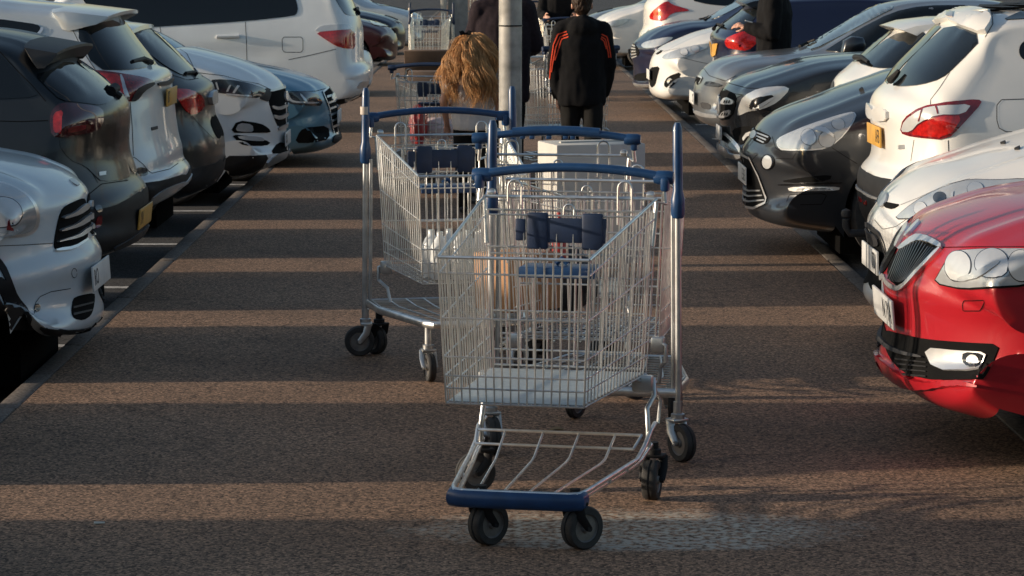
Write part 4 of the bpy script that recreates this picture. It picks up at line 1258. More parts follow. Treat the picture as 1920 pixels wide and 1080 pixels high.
# R7 silver grey saloon, nose out
c, s = build_car('parked_car', 'silver grey saloon with pale windscreen and door mirror, nose out beside black car', 1, 24.95, .90,
    [(1400, 244), (1345, 238), (1315, 228), (1303, 216), (1301, 205), (1299, 190), (1300, 172), (1304, 155), (1310, 140), (1320, 128), (1336, 116), (1363, 107), (1395, 101), (1440, 96), (1508, 87), (1560, 58), (1610, 28), (1652, 7), (1700, -1), (1780, -4), (1860, 0),
     (3.4, 1.30, 'm'), (3.9, 1.08, 'm'), (4.4, 1.0, 'm'), (4.6, .6, 'm'), (4.5, .25, 'm')],
    m_silver, group=GR, roofz=1.46, belt=.98, arches=(.88, 3.6), ar=.35, rend=.42, pw=2.2)
P(c, s, 'headlight', [(1320, 160), (1326, 151), (1356, 158), (1352, 163), (1335, 163)], 'lens_dark', off=.007)
P(c, s, 'grille', [(1306, 143), (1318, 147), (1312, 156), (1307, 160)], 'gap', off=.006)
gaps(c, s, [[(1306, 142), (1318, 146), (1312, 157)]], .016, 'chrome', 'grille_trim', .01)
plate(c, s, 1, at_y(1302, 182, s.yc).z, 'YC', 'plate_white', a=-.015)
P(c, s, 'side_vent', [(1313, 191), (1332, 194), (1333, 206), (1317, 204)], 'dark_plastic', off=.005)
P(c, s, 'foglight', ell(1341, 199, 3.2, 6), 'lens', off=.008)
P(c, s, 'windscreen', [(1508, 88), (1560, 57), (1612, 27), (1652, 7), (1682, 13), (1640, 34), (1580, 66), (1524, 94)], 'glass_pale', off=.006)
P(c, s, 'window', [(1541, 100), (1575, 78), (1610, 56), (1672, 24), (1730, 11), (1830, 10), (1840, 80), (1700, 92)], 'glass', off=.006)
P(c, s, 'bumper_lip', [(1302, 206), (1318, 212), (1345, 216), (1345, 222), (1318, 219), (1302, 212)], 'satin', off=.008)
gaps(c, s, [[(1320, 129), (1330, 142), (1360, 152), (1380, 142)]], .008)
mb = MB()
q = at_y(1600, 87, s.yc - .95) - s.org
vs = []
prof_m = [(-.11, -.05), (-.09, .05), (-.02, .09), (.08, .08), (.11, .02), (.08, -.06), (-.03, -.075)]
for y, k in ((-.10, .75), (-.08, .95), (0, 1), (.08, .95), (.10, .7)):
    vs += [(q.x + y * 0 + x * k, q.y + y, q.z + z * k) for x, z in prof_m]
fs = []
for i in range(4):
    for j in range(7):
        j2 = (j + 1) % 7
        fs.append((i * 7 + j, i * 7 + j2, (i + 1) * 7 + j2, (i + 1) * 7 + j))
fs += [tuple(range(7)), tuple(28 + k for k in range(7))]
mb.add(vs, fs)
mb.tube([(q.x - .02, q.y + .08, q.z - .05), (q.x - .04, q.y + .22, q.z - .08)], .03, 8)
mb.build('door_mirror', m_graphite, c, 60)
wiper(c, s, [(1500, 91), (1515, 84), (1530, 78)], .016, .02)

# R8 blue hatchback, tail out
c, s = build_car('parked_car', 'dark blue hatchback with big red tail lamp behind the standing man, tail out', 1, 28.2, .87,
    [(1375, 160), (1350, 150), (1339, 135), (1337, 110), (1336, 90), (1333, 76), (1335, 63), (1345, 54), (1362, 41), (1397, 15), (1418, 0), (1450, -7), (1520, -11), (1600, -12),
     (1.9, 1.48, 'm'), (2.4, 1.42, 'm'), (3.1, 1.04, 'm'), (3.9, .86, 'm'), (4.2, .5, 'm'), (4.0, .22, 'm')],
    m_blue, group=GR, front=False, roofz=1.48, belt=.96, rr=.72, arches=(.72, 3.35), ar=.34, rend=.32, pw=2.4)
P(c, s, 'rear_window', [(1347, 54), (1363, 42), (1397, 17), (1430, 16), (1412, 40), (1390, 57)], 'glass', off=.006)
spoiler(c, s, [(1383, 2), (1400, -4), (1424, -8), (1440, -2), (1418, 12), (1395, 10)], .6, M['gloss_black'])
P(c, s, 'taillight', [(1359, 74), (1380, 64), (1397, 58), (1419, 68), (1423, 78), (1402, 96), (1380, 93), (1363, 89)], 'lamp_red', off=.008)
P(c, s, 'number_plate', [(1337, 82), (1347, 81), (1343, 103), (1337, 107)], 'plate_yellow', off=.012, rnd=0)
wiper(c, s, [(1336, 52), (1348, 50), (1360, 52)], .022, .03)

# R9 white small car, nose out
c, s = build_car('parked_car', 'white small car with rounded nose and round fog lamp, nose out', 1, 31.9, .85,
    [(1310, 187), (1270, 186), (1238, 184), (1224, 178), (1218, 170), (1217, 150), (1218, 122), (1223, 106), (1232, 93), (1246, 84), (1268, 74), (1300, 61), (1340, 50),
     (1.0, 1.16, 'm'), (1.5, 1.38, 'm'), (1.9, 1.48, 'm'), (2.3, 1.5, 'm'), (3.2, 1.42, 'm'), (3.7, 1.1, 'm'), (3.9, .6, 'm'), (3.8, .25, 'm')],
    m_white_warm, group=GR, roofz=1.5, belt=1.0, arches=(.77, 3.25), ar=.36, wr=.36, rend=.46, pw=2.1)
hl = P(c, s, 'headlight', [(1241, 109), (1247, 102), (1278, 91), (1322, 82), (1336, 82), (1322, 93), (1282, 108), (1251, 112)], 'lens', off=.008)
P(hl[0], s, 'lamp_bowl', ell(1283, 98, 7, 6), 'lamp_white', off=.012, mirror=False)
P(hl[0], s, 'lamp_bowl', ell(1304, 92, 8, 6), 'reflector', off=.012, mirror=False)
P(c, s, 'grille', [(1218, 127), (1238, 124), (1233, 142), (1229, 160), (1221, 165), (1217, 148)], 'gap', off=.006)
P(c, s, 'fog_recess', [(1245, 156), (1253, 143), (1278, 134), (1270, 153), (1256, 165), (1247, 164)], 'gap', off=.006)
P(c, s, 'foglight', ell(1257, 153, 5, 6.5), 'lens', off=.012)
P(c, s, 'nose_slit', [(1230, 101), (1242, 94), (1241, 98), (1232, 103)], 'gap', off=.008)
plate(c, s, 1, at_y(1218, 139, s.yc).z, '', 'plate_white', a=-.04)
gaps(c, s, [[(1282, 109), (1310, 116), (1330, 120)], [(1233, 93), (1246, 96), (1275, 90)]], .008)

# R10 blue saloon, nose out
c, s = build_car('parked_car', 'deep blue saloon with slatted chrome grille, nose out beyond the white small car', 1, 34.4, .91,
    [(1280, 170), (1240, 167), (1202, 164), (1187, 158), (1188, 148), (1187, 118), (1184, 105), (1186, 84), (1192, 76), (1203, 67), (1218, 57), (1245, 46), (1285, 38), (1322, 34), (1352, 18), (1385, 1), (1415, -10),
     (2.1, 1.49, 'm'), (2.8, 1.45, 'm'), (3.6, 1.15, 'm'), (4.4, 1.02, 'm'), (4.7, .6, 'm'), (4.6, .25, 'm')],
    m_blue, group=GR, roofz=1.49, belt=.98, arches=(.95, 3.75), ar=.35, rend=.44, pw=2.2)
P(c, s, 'grille', [(1186, 80), (1194, 86), (1201, 101), (1186, 112), (1184, 100)], 'gap', off=.006)
for k in range(5):
    P(c, s, 'grille_bar', [(1185, 83 + 6 * k), (1192 + k * .8, 86 + 4.5 * k), (1192 + k * .8, 88 + 4.5 * k), (1185, 86 + 6 * k)], 'chrome', off=.012, rnd=0)
P(c, s, 'lower_grille', [(1190, 139), (1220, 135), (1219, 151), (1190, 152)], 'gap', off=.006)
P(c, s, 'bumper_lip', [(1185, 154), (1200, 158), (1222, 157), (1222, 162), (1200, 163), (1186, 160)], 'satin', off=.010)
P(c, s, 'headlight', [(1202, 85), (1211, 78), (1256, 69), (1264, 71), (1234, 89), (1208, 91)], 'lens', off=.008)
P(c, s, 'windscreen', [(1324, 34), (1352, 18), (1383, 3), (1398, 6), (1360, 26), (1338, 36)], 'glass_pale', off=.006)
P(c, s, 'wiper_cowl', [(1312, 32), (1322, 36), (1334, 31), (1322, 39)], 'gap', off=.01, rnd=0)

# R11 white hatchback, tail out
c, s = build_car('parked_car', 'white hatchback with star-shaped red tail lamp, tail out', 1, 36.8, .88,
    [(1240, 130), (1210, 122), (1201, 105), (1199, 85), (1199, 64), (1206, 52), (1207, 30), (1208, 12), (1215, 0), (1236, -18), (1258, -28), (1320, -32),
     (1.6, 1.48, 'm'), (2.2, 1.40, 'm'), (3.0, 1.0, 'm'), (4.0, .85, 'm'), (4.3, .5, 'm'), (4.1, .22, 'm')],
    m_white_warm, group=GR, front=False, roofz=1.48, belt=1.0, rr=.73, arches=(.75, 3.4), ar=.34, rend=.34, pw=2.4)
P(c, s, 'taillight', [(1218, 29), (1229, 16), (1251, 1), (1260, 9), (1291, 18), (1291, 21), (1260, 24), (1244, 41), (1220, 37)], 'lamp_red', off=.009)
P(c, s, 'window', [(1293, 0), (1325, -16), (1372, -16), (1380, 0), (1367, 11), (1330, 9)], 'glass', off=.008)

# R12, R13
c, s = build_car('parked_car', 'white hatchback with clear headlamp beyond the boy, nose out', 1, 46.5, .88,
    [(1190, 106), (1150, 104), (1118, 100), (1108, 92), (1106, 75), (1107, 55), (1113, 43), (1123, 32), (1150, 20), (1180, 12), (1207, 6),
     (1.2, 1.05, 'm'), (1.9, 1.42, 'm'), (2.4, 1.47, 'm'), (3.2, 1.40, 'm'), (4.0, 1.0, 'm'), (4.3, .5, 'm'), (4.2, .22, 'm')],
    m_white_warm, group=GR, roofz=1.47, belt=.98, arches=(.92, 3.5), ar=.36, wr=.34, rend=.44, pw=2.2)
P(c, s, 'headlight', [(1133, 47), (1144, 40), (1182, 33), (1173, 44), (1144, 52)], 'lens', off=.010)
c, s = generic('parked_car', 'silver grey car with dark headlamp at the far end of right row', 1, 52.0, 1.55, m_silver, group=GR)
P(c, s, 'headlight', [(1112, 14), (1135, 6), (1150, 5), (1136, 14)], 'lens_dark', off=.012)

# ------------------------------------------------------------------ shopping trolleys
def lerp(a, b, t): return tuple(a[i] + (b[i] - a[i]) * t for i in range(len(a)))


def bil(c, u, v):
    return lerp(lerp(c[0], c[1], u), lerp(c[2], c[3], u), v)


def castor(par, x, y, r=.066, ang=0.0, ztop=.185, dark=False, w=.032):
    mb = MB()
    Mr = Matrix.Rotation(ang, 3, 'Z')
    o = Vector((x, y, 0))
    def q(p): return o + Mr @ Vector(p)
    off = -.028                                    # trail
    for s in (-1, 1):
        pts = [q((s * (w / 2 + .006), .012, r * 2 + .012)), q((s * (w / 2 + .008), .002, r * 1.55)), q((s * (w / 2 + .008), off, r))]
        mb.tube(pts, [.017, .016, .013], 8, flat=(1, .35))
        mb.lathe([(0, s * (w / 2 + .016)), (.009, s * (w / 2 + .016)), (.009, s * (w / 2 + .004)), (0, s * (w / 2 + .004))], q((0, off, r)), Mr @ Vector((1, 0, 0)), 12)
    mb.box(q((0, .004, r * 2 + .012)), (w + .03, .055, .012), ang, .004)
    mb.lathe([(.026, r * 2 + .018), (.026, r * 2 + .034), (.017, r * 2 + .038), (.017, ztop + .01), (0, ztop + .01)], (x, y, 0), (0, 0, 1), 16)
    f = mb.build('castor', M['black_plastic'] if dark else M['zinc_dull'], par)
    c = q((0, off, r)); ax = Mr @ Vector((1, 0, 0))
    mb = MB()
    mb.lathe([(r * .66, -w / 2), (r * .93, -w / 2), (r, -w / 2 + .006), (r, -.004), (r * .955, -.003), (r * .955, .003), (r, .004), (r, w / 2 - .006), (r * .93, w / 2), (r * .66, w / 2)], c, ax, 36)
    mb.build('tyre', M['rubber'], f)
    mb = MB()
    mb.lathe([(r * .66, -w / 2 + .002), (r * .6, -w / 2 + .007), (r * .25, -w / 2 + .007), (r * .2, -w / 2 - .001), (0, -w / 2 - .001)], c, ax, 28)
    mb.lathe([(r * .66, w / 2 - .002), (r * .6, w / 2 - .007), (r * .25, w / 2 - .007), (r * .2, w / 2 + .001), (0, w / 2 + .001)], c, ax, 28)
    mb.build('hub', M['hub'], f)
    return f


VS = [0, .105, .19, .32, .585, .89, 1.0]


def wire_panel(mb, c, nu, vs=VS, r=.0030, rv=.0032, u0=0.0, u1=1.0, rim=None, bow=0.0):
    def pt(u, v):
        p = bil(c, u, v); return p
    for k in range(nu):
        u = u0 + (u1 - u0) * k / (nu - 1)
        mb.tube([pt(u, 0), pt(u, .5), pt(u, 1)], r, 6)
    for v in vs:
        mb.tube([pt(0, v), pt(.5, v), pt(1, v)], rv, 6)
    if rim: mb.tube([pt(0, 1), pt(.5, 1), pt(1, 1)], rim, 8)


def basket(par, wr=.30, wrb=.272, wf=.245, wfb=.225, zr=1.03, zrb=.43, zf=.90, zfb=.425, y0=.0, y1=.76, liner=True, seat=True, gate=True, fx=0.0):
    RT = lambda s: (s * wr, y0, zr); RB = lambda s: (s * wrb, y0 + .03, zrb)
    FT = lambda s: (s * wf + fx, y1, zf); FB = lambda s: (s * wfb + fx, y1 - .025, zfb)
    for s in (-1, 1):
        mb = MB()
        wire_panel(mb, (RB(s), FB(s), RT(s), FT(s)), 21, r=.0025, rv=.0029, rim=.0052)
        mb.build('basket_side', M['zinc'], par)
    mb = MB()
    wire_panel(mb, (FB(-1), FB(1), FT(-1), FT(1)), 18, rim=.0052)
    for s in (-1, 1):
        mb.tube([FB(s), FT(s)], .0036, 6)
    mb.build('basket_front', M['zinc'], par)
    mb = MB()
    for k in range(16):
        t = k / 15
        mb.tube([lerp(RB(-1), RB(1), t), lerp(FB(-1), FB(1), t)], .0027, 6)
    for k in range(12):
        t = k / 11
        mb.tube([lerp(RB(-1), FB(-1), t), lerp(RB(1), FB(1), t)], .0027, 6)
    bt = mb.build('basket_floor', M['zinc'], par)
    if liner:
        mb = MB()
        a = [RB(-1), RB(1), FB(1), FB(-1)]
        vs = [((p[0] - (fx if i > 1 else 0)) * .97 + (fx if i > 1 else 0), p[1] + (.01 if i < 2 else -.006), p[2] + .004) for i, p in enumerate(a)]
        vs += [(p[0], p[1], p[2] + .003) for p in vs]
        mb.add(vs, [(3, 2, 1, 0), (4, 5, 6, 7), (0, 1, 5, 4), (1, 2, 6, 5), (2, 3, 7, 6), (3, 0, 4, 7)], False)
        mb.build('floor_panel', M['liner'], par)
    if gate:
        mb = MB()
        c = ((-wrb + .015, y0 + .045, zrb + .02), (wrb - .015, y0 + .045, zrb + .02), (-wr + .015, y0 + .015, zr - .045), (wr - .015, y0 + .015, zr - .045))
        wire_panel(mb, c, 12, [0, .10, .35, .72, 1.0], r=.0036, rv=.0036)
        mb.tube([(-wr, y0, zr), (wr, y0, zr)], .006, 8)
        for sx in (-1, 1):
            x = sx * wr * .64
            L = [(x - .024, y0 + .012, zr - .09), (x - .024, y0 + .008, zr + .035)]
            L += [(x + .024 * math.cos(math.pi - math.pi * k / 6), y0 + .008, zr + .035 + .024 * math.sin(math.pi * k / 6)) for k in range(7)]
            L += [(x + .024, y0 + .012, zr - .09)]
            mb.tube(L, .0042, 8)
        L = [(-.018, y0 + .03, zr - .13), (-.018, y0 + .02, zr - .04)]
        L += [(.018 * math.cos(math.pi - math.pi * k / 6), y0 + .02, zr - .04 + .018 * math.sin(math.pi * k / 6)) for k in range(7)]
        L += [(.018, y0 + .03, zr - .13)]
        mb.tube(L, .0036, 8)
        mb.build('rear_gate', M['zinc'], par)
    if seat:
        mb = MB()
        yb = y0 + .09
        mb.box((-.01, yb, zr - .105), (.27, .012, .085), bev=.005)
        for sx in (-1, 1):
            mb.box((sx * .095, yb, zr - .108), (.075, .020, .125), bev=.009)
        mb.box((.155, yb, zr - .105), (.035, .012, .075), bev=.005)
        mb.build('seat_back', M['blue_dark'], par)
        mb = MB()
        mb.box((0, y0 + .16, zr - .225), (.27, .15, .014), bev=.005)
        mb.box((0, y0 + .232, zr - .235), (.27, .012, .035), bev=.004)
        mb.tube([(-.02, y0 + .15, zr - .212), (0, y0 + .15, zr - .195), (.02, y0 + .15, zr - .212)], .01, 8)
        mb.build('child_seat', M['blue_plastic'], par)
        mb = MB()
        for z in (zr - .055, zr - .165):
            mb.tube([(-wr + .03, yb, z), (wr - .03, yb, z)], .0032, 6)
        for k in range(8):
            x = -.2 + .4 * k / 7
            mb.tube([(x, yb, zr - .055), (x, yb + .01, zr - .22)], .0026, 6)
        mb.build('seat_frame', M['zinc'], par)


def handlebar(par, z=1.13, half=.33, y=-.045, arch=.03, wr=.30, zr=1.03, teeth=False):
    mb = MB()
    pts = []
    for k in range(17):
        t = -1 + 2 * k / 16
        pts.append((t * half, y, z - arch * (t * t)))
    mb.tube(pts, .0185, 12, flat=(.85, 1.1))
    for s in (-1, 1):
        mb.lathe([(0, -.036), (.020, -.034), (.024, -.02), (.024, .02), (.019, .034), (0, .036)], (s * (half - .012), y, z - arch), (1, 0, 0), 16)
        mb.box((s * (half - .005), y + .012, z - arch - .022), (.03, .05, .05), bev=.01)
    if teeth:
        mb.tube([(t * half * .55, y, z - arch * t * t * .3 + .004) for t in (-1, -.5, 0, .5, 1)], .021, 12)
        for x in (-.14, -.10, -.03, .04, .07):
            mb.box((x, y, z - .024), (.022, .028, .016), bev=.004)
    mb.build('handlebar', M['blue_plastic'], par)
    for s in (-1, 1):
        mb = MB()
        mb.tube([(s * (half - .01), y + .005, z - arch - .03), (s * (half - .004), y + .012, z - arch - .09), (s * wr, .0, zr - .01), (s * (wr - .01), .02, zr - .16)], .0085, 10)
        mb.lathe([(0, -.016), (.012, -.012), (.015, 0), (.012, .012), (0, .016)], (s * (wr - .022), -.008, zr + .012), (1, 0, 0), 12)
        mb.build('handle_arm', M['zinc'], par)


M['liner'] = plain('liner', (.40, .45, .46), .45, .2, .1, 40)


def trolley_cart(name, label, loc, rz, group, teeth=False, seat=True, fx=0.0):
    """tall basket on a low wire carriage with a blue bumper"""
    t = thing(name, label, 'shopping trolley', loc, rz, group)
    basket(t, seat=seat, fx=fx)
    handlebar(t, teeth=teeth)
    # carriage
    mb = MB()
    for s in (-1, 1):
        mb.tube([(s * .165, .935, .180), (s * .20, .915, .180), (s * .215, .86, .180), (s * .285, .30, .180), (s * .292, .18, .205), (s * .30, .10, .245), (s * .30, .0, .255)], .0085, 10)
        mb.tube([(s * .195, .90, .158), (s * .272, .32, .158), (s * .285, .22, .165), (s * .295, .06, .19)], .0085, 10)
        for yy in (.85, .6, .4):
            k = .215 + (.285 - .215) * (.86 - yy) / .56
            mb.tube([(s * k, yy, .18), (s * (k - .006), yy, .158)], .006, 6)
    mb.tube([(-.2, .932, .181), (.2, .932, .181)], .007, 8)
    mb.build('carriage_frame', M['zinc'], t)
    mb = MB()
    for x in (-.125, -.045, .035, .12):
        mb.tube([(x, .925, .184), (x * 1.45, .42, .184), (x * 1.5, .36, .19), (x * 1.55, .20, .243)], .0046, 8)
    mb.tube([(-.285, .20, .247), (.285, .20, .247)], .0055, 8)
    mb.tube([(-.27, .285, .214), (.27, .285, .214)], .0050, 8)
    mb.tube([(-.27, .285, .214), (-.285, .20, .247)], .005, 6); mb.tube([(.27, .285, .214), (.285, .20, .247)], .005, 6)
    mb.build('lower_rack', M['zinc'], t)
    mb = MB()
    pts = [(-.212, .885, .158), (-.208, .93, .158), (-.175, .947, .158), (0, .951, .158), (.175, .947, .158), (.208, .93, .158), (.212, .885, .158)]
    mb.tube(pts, .0275, 12, flat=(1, .6))
    mb.build('bumper', M['blue_plastic'], t)
    for s in (-1, 1):
        mb = MB()
        mb.tube([(s * .262, .055, .43), (s * .30, .045, .415), (s * .305, .05, .36), (s * .285, .085, .32), (s * .292, .10, .25), (s * .292, .10, .19)], .0095, 10)
        mb.tube([(s * .25, .12, .425), (s * .30, .02, .38), (s * .315, -.02, .33), (s * .31, 0, .255)], .006, 8)
        mb.box((s * .268, .075, .405), (.07, .05, .055), bev=.008)
        mb.build('upright', M['zinc_dull'], t)
        castor(t, s * .30, .03, r=.068, ang=-.5 * s + 2.6, dark=True, w=.05)
        castor(t, s * .150 - .035, .90, r=.069, ang=-.62 if s > 0 else -.72, dark=True, w=.052)
    return t


def grip(par, x, z0=.90, z1=1.25, lean=0.0, y=0.0):
    mb = MB()
    pts = [(x, y, z0), (x, y, z0 + .012), (x, y, z0 + .07), (x + lean * .1, y, z0 + .10), (x + lean * .5, y, z1 - .15), (x + lean, y, z1 - .02), (x + lean, y, z1)]
    mb.tube(pts, [.019, .026, .026, .0185, .0185, .0175, .010], 14)
    return mb.build('grip', M['blue_plastic'], par)


def trolley_platform(name, label, loc, rz, group, seat=True, bar=True, bar_z=1.14, bask=True, liner=False, tape=False, cang=1.3):
    """basket on a flat grid platform with two upright grips at the back"""
    t = thing(name, label, 'shopping trolley', loc, rz, group)
    if bask:
        basket(t, wr=.30, zr=1.03, y0=.03, y1=.80, liner=liner, seat=seat)
    if bar:
        handlebar(t, z=bar_z, half=.325)
    for s in (-1, 1):
        mb = MB()
        mb.tube([(s * .357, 0, .20), (s * .357, 0, .26), (s * .35, 0, .95)], .0125, 12)
        mb.tube([(s * .335, .02, .26), (s * .328, .02, .92)], .009, 10)
        mb.build('post', M['zinc_dull'], t)
        grip(t, s * .35, lean=-.004 * s)
    # platform
    mb = MB()
    fr = [(-.35, 0, .25), (-.34, .30, .25), (-.22, .80, .25), (-.19, .84, .25), (.19, .84, .25), (.22, .80, .25), (.34, .30, .25), (.35, 0, .25)]
    mb.tube(fr, .013, 10, closed=True, flat=(1.3, .8))
    mb.build('platform_frame', M['zinc'], t)
    mb = MB()
    def wx(y): return .34 if y < .30 else .34 - .12 * (y - .30) / .5
    for k in range(14):
        y = .03 + .78 * k / 13
        mb.box((0, y, .262), (2 * wx(y) - .02, .005, .005))
    for k in range(9):
        u = -1 + 2 * k / 8
        mb.tube([(u * .33, .02, .264), (u * .33, .30, .264), (u * .20, .82, .264)], .0045, 6)
    mb.build('platform_grid', M['zinc_dull'], t)
    for s in (-1, 1):
        castor(t, s * .355, 0.0, ang=cang + .15 * s, ztop=.21, r=.07, w=.04)
        castor(t, s * .205, .80, ang=3.0 + .2 * s, ztop=.235, r=.062)
    for s in (-1, 1):
        mb = MB()
        mb.tube([(s * .26, .06, .44), (s * .30, .05, .42), (s * .30, .05, .36), (s * .27, .12, .33), (s * .26, .14, .265)], .008, 8)
        mb.box((s * .268, .07, .42), (.05, .05, .06), bev=.008)
        mb.build('upright', M['zinc_dull'], t)
    return t


def place(px, py, dy=0): p = at_z(px, py); return (p.x, p.y + dy, 0)


GT = 'shopping trolleys left on the walkway'
# A, the nearest one, front towards the camera
Xa, Ya = .245, 9.53 - YOFF
tA = trolley_cart('shopping_trolley', 'empty wire trolley nearest the camera, with blue bumper and low wire carriage', (Xa, Ya, 0), R(168), GT, fx=.042)
# D, back to back with it
tD = trolley_platform('shopping_trolley', 'trolley with two tall blue upright grips right behind the nearest wire trolley', (.315, 10.22 - YOFF, 0), R(-13), GT, seat=False, bar=False, cang=.62)
# L, left one, front towards the camera and to the right
tL = trolley_platform('shopping_trolley', 'trolley with flat grid platform holding clear bottles, left of the nearest trolley', (-.275, 12.88 - YOFF, 0), R(192), GT)
mb = MB(); mb.lathe([(.0200, -.018), (.0205, -.018), (.0205, .018), (.0200, .018)], (.352, 0, 1.145), (0, 0, 1), 20)
castor(tL, .285, -.03, r=.066, ang=.5, ztop=.23, dark=True, w=.045)
mb.build('tape', plain('tape', (.55, .47, .40), .6), tL)
# E, carrying the pale carton
tE = trolley_cart('shopping_trolley', 'trolley with notched blue handlebar carrying the tall pale carton', (.245, 11.55 - YOFF, 0), R(-8), GT, teeth=True, seat=False)
# L's right neighbour seen only as an upright grip beside the post
# ---- goods
def goods(name, label, cat, mb, mat, group=None):
    return tag(mb.build(name, mat), label, cat, group)


mb = MB()
q = at_y(1108, 374, 12.05 - YOFF)
mb.box((q.x, q.y, .79), (.40, .30, .52), R(15), .006)
mb.box((q.x, q.y, 1.053), (.30, .02, .006), R(24))
cb = goods('carton', 'tall pale carton standing up out of the trolley with notched handlebar', 'box', mb, M['box_white'])
mb = MB()
q = at_y(955, 530, 10.75 - YOFF)
mb.box((q.x + .03, q.y, .60), (.26, .22, .22), R(38), .006)
goods('cardboard_box', 'brown cardboard box lying in the trolley with tall blue grips', 'box', mb, M['card'])
mb = MB()
q = at_y(1049, 448, 10.8 - YOFF)
mb.lathe([(0, 0), (.028, 0), (.03, .02), (.03, .16), (.012, .21), (.012, .26), (0, .26)], (q.x, q.y, .60), (0, 0, 1), 18)
goods('bottle', 'bright red bottle standing among the goods behind the blue child seat', 'bottle', mb, M['bag_red'])


def lump(name, label, cat, c, r, mat, seed=1, amp=.25, freq=9, sub=4):
    from mathutils import noise
    bm = bmesh.new()
    bmesh.ops.create_icosphere(bm, subdivisions=sub, radius=1)
    for v in bm.verts:
        n = v.co.normalized()
        d = 1 + amp * noise.fractal(n * freq * .22 + Vector((seed, seed * 2, 0)), .8, 2, 4)
        z = max(n.z, -.75)
        v.co = Vector((n.x * r[0] * d, n.y * r[1] * d, z * r[2] * d))
    me = bpy.data.meshes.new(name); bm.to_mesh(me); bm.free()
    me.polygons.foreach_set('use_smooth', [True] * len(me.polygons))
    o = link(name, me, mat); o.location = c
    return tag(o, label, cat)


q = at_y(1040, 520, 10.85 - YOFF)
lump('shopping_bag', 'black bag slumped beside the cardboard box in trolley with tall grips', 'bag', (q.x + .02, q.y + .05, .58), (.14, .13, .14), M['bag_black'], 3)
# pack of clear bottles in L
for i, (dx, dy) in enumerate([(-.10, .05), (-.02, .02), (.06, .06), (.13, .03), (-.06, .14), (.03, .15), (.11, .14)]):
    c = Vector((-.20, 12.32 - YOFF, 0))
    mb = MB()
    mb.lathe([(0, .436), (.040, .436), (.043, .45), (.041, .50), (.044, .52), (.041, .55), (.043, .575), (.030, .605), (.015, .625), (.015, .645), (0, .645)], (c.x + dx, c.y - dy, 0), (0, 0, 1), 18)
    goods('water_bottle', 'clear plastic bottle lying in the pack inside the grid platform trolley', 'bottle', mb, M['film'], 'clear bottles in the left trolley')

# ---- farther trolleys, copies of the two kinds
def trolley_copy(src, label, loc, rz):
    o = copy_tree(src); o.location = loc; o.rotation_euler = (0, 0, rz); o['label'] = label
    for ch in children_of(o):
        if ch.name.split('.')[0] in ('handlebar', 'grip', 'bumper', 'child_seat'):
            ch.data = ch.data.copy(); ch.data.materials[0] = M['blue_dark']
    return o


GX = K1 = None
tG = trolley_copy(tA, 'dusty trolley with dark handlebar holding a red bag, left of the curly-haired girl', (-.50, 20.7 - YOFF, 0), R(-9))
tG.scale = (.93, .93, .93)
lump('shopping_bag', 'red carrier bag inside the trolley left of the curly-haired girl', 'bag', (-.62, 21.2 - YOFF, .55), (.07, .08, .17), M['bag_red'], 5)
lump('shopping_bag', 'pale pink bag at the bottom of the trolley beside the red bag', 'bag', (-.48, 21.35 - YOFF, .52), (.16, .12, .09), plain('pale_pink', (.55, .42, .40), .6), 8)
mb = MB()
q0 = at_y(757, 97, 22.2 - YOFF); q1 = at_y(855, 97, 22.2 - YOFF)
mb.box(((q0.x + q1.x) / 2, 22.35 - YOFF, q0.z - .09), (q1.x - q0.x, .02, .26), 0, .004, Matrix.Rotation(R(40), 3, 'X'))
mb.box(((q0.x + q1.x) / 2 + .03, 22.1 - YOFF, q0.z - .22), (.40, .30, .14), 0, .004)
goods('cardboard_box', 'open brown carton with its flap up in trolley left of the girl', 'box', mb, plain('card_dark', (.16, .11, .08), .8))
tH = trolley_copy(tL, 'empty trolley with dark blue seat flap standing far off before the grey shelter panel', (-1.0, 41 - YOFF, 0), R(175))
tH.scale = (.94, .94, .94)
tI = trolley_copy(tA, 'trolley with dark handlebar far off behind the boy on his left', (.90, 36.2 - YOFF, 0), R(176))
tI.scale = (.93, .93, .93)
tJ = trolley_copy(tA, 'sunlit trolley being pushed by the boy in the striped hoodie', (.66, 22.75 - YOFF, 0), R(24))
tK = trolley_copy(tL, 'trolley standing far off just left of the lamp post', (.02, 47 - YOFF, 0), R(168))
tM = trolley_copy(tL, 'trolley standing far off just right of the lamp post', (.52, 44 - YOFF, 0), R(15))

# ---- trolley shelter far off
q = at_z(832, 85)
sh = thing('trolley_shelter', 'grey panelled trolley shelter with a cream corner post far down the walkway', 'trolley shelter', (q.x, q.y, 0))
mb = MB(); mb.box((0, 0, 1.1), (.12, .12, 2.2), bev=.01); mb.build('corner_post', plain('cream', (.45, .43, .38), .6), sh)
mb = MB(); mb.box((.30, .1, 1.12), (.42, .02, 2.0), bev=.004); mb.build('panel', plain('panel_grey', (.25, .26, .26), .35, .1), sh)
mb = MB()
for k in range(9): mb.tube([(.56 + .07 * k, .4, 0), (.56 + .07 * k, .4, 1.3)], .008, 6)
for z in (.3, .7, 1.0, 1.3): mb.tube([(.5, .4, z), (1.2, .4, z)], .012, 6)
mb.build('railing', M['zinc'], sh)
mb = MB(); mb.box((.6, 0, 2.25), (1.6, 1.2, .08), bev=.01); mb.build('roof', M['zinc_dull'], sh)

# ------------------------------------------------------------------ people
from mathutils import noise as mnoise


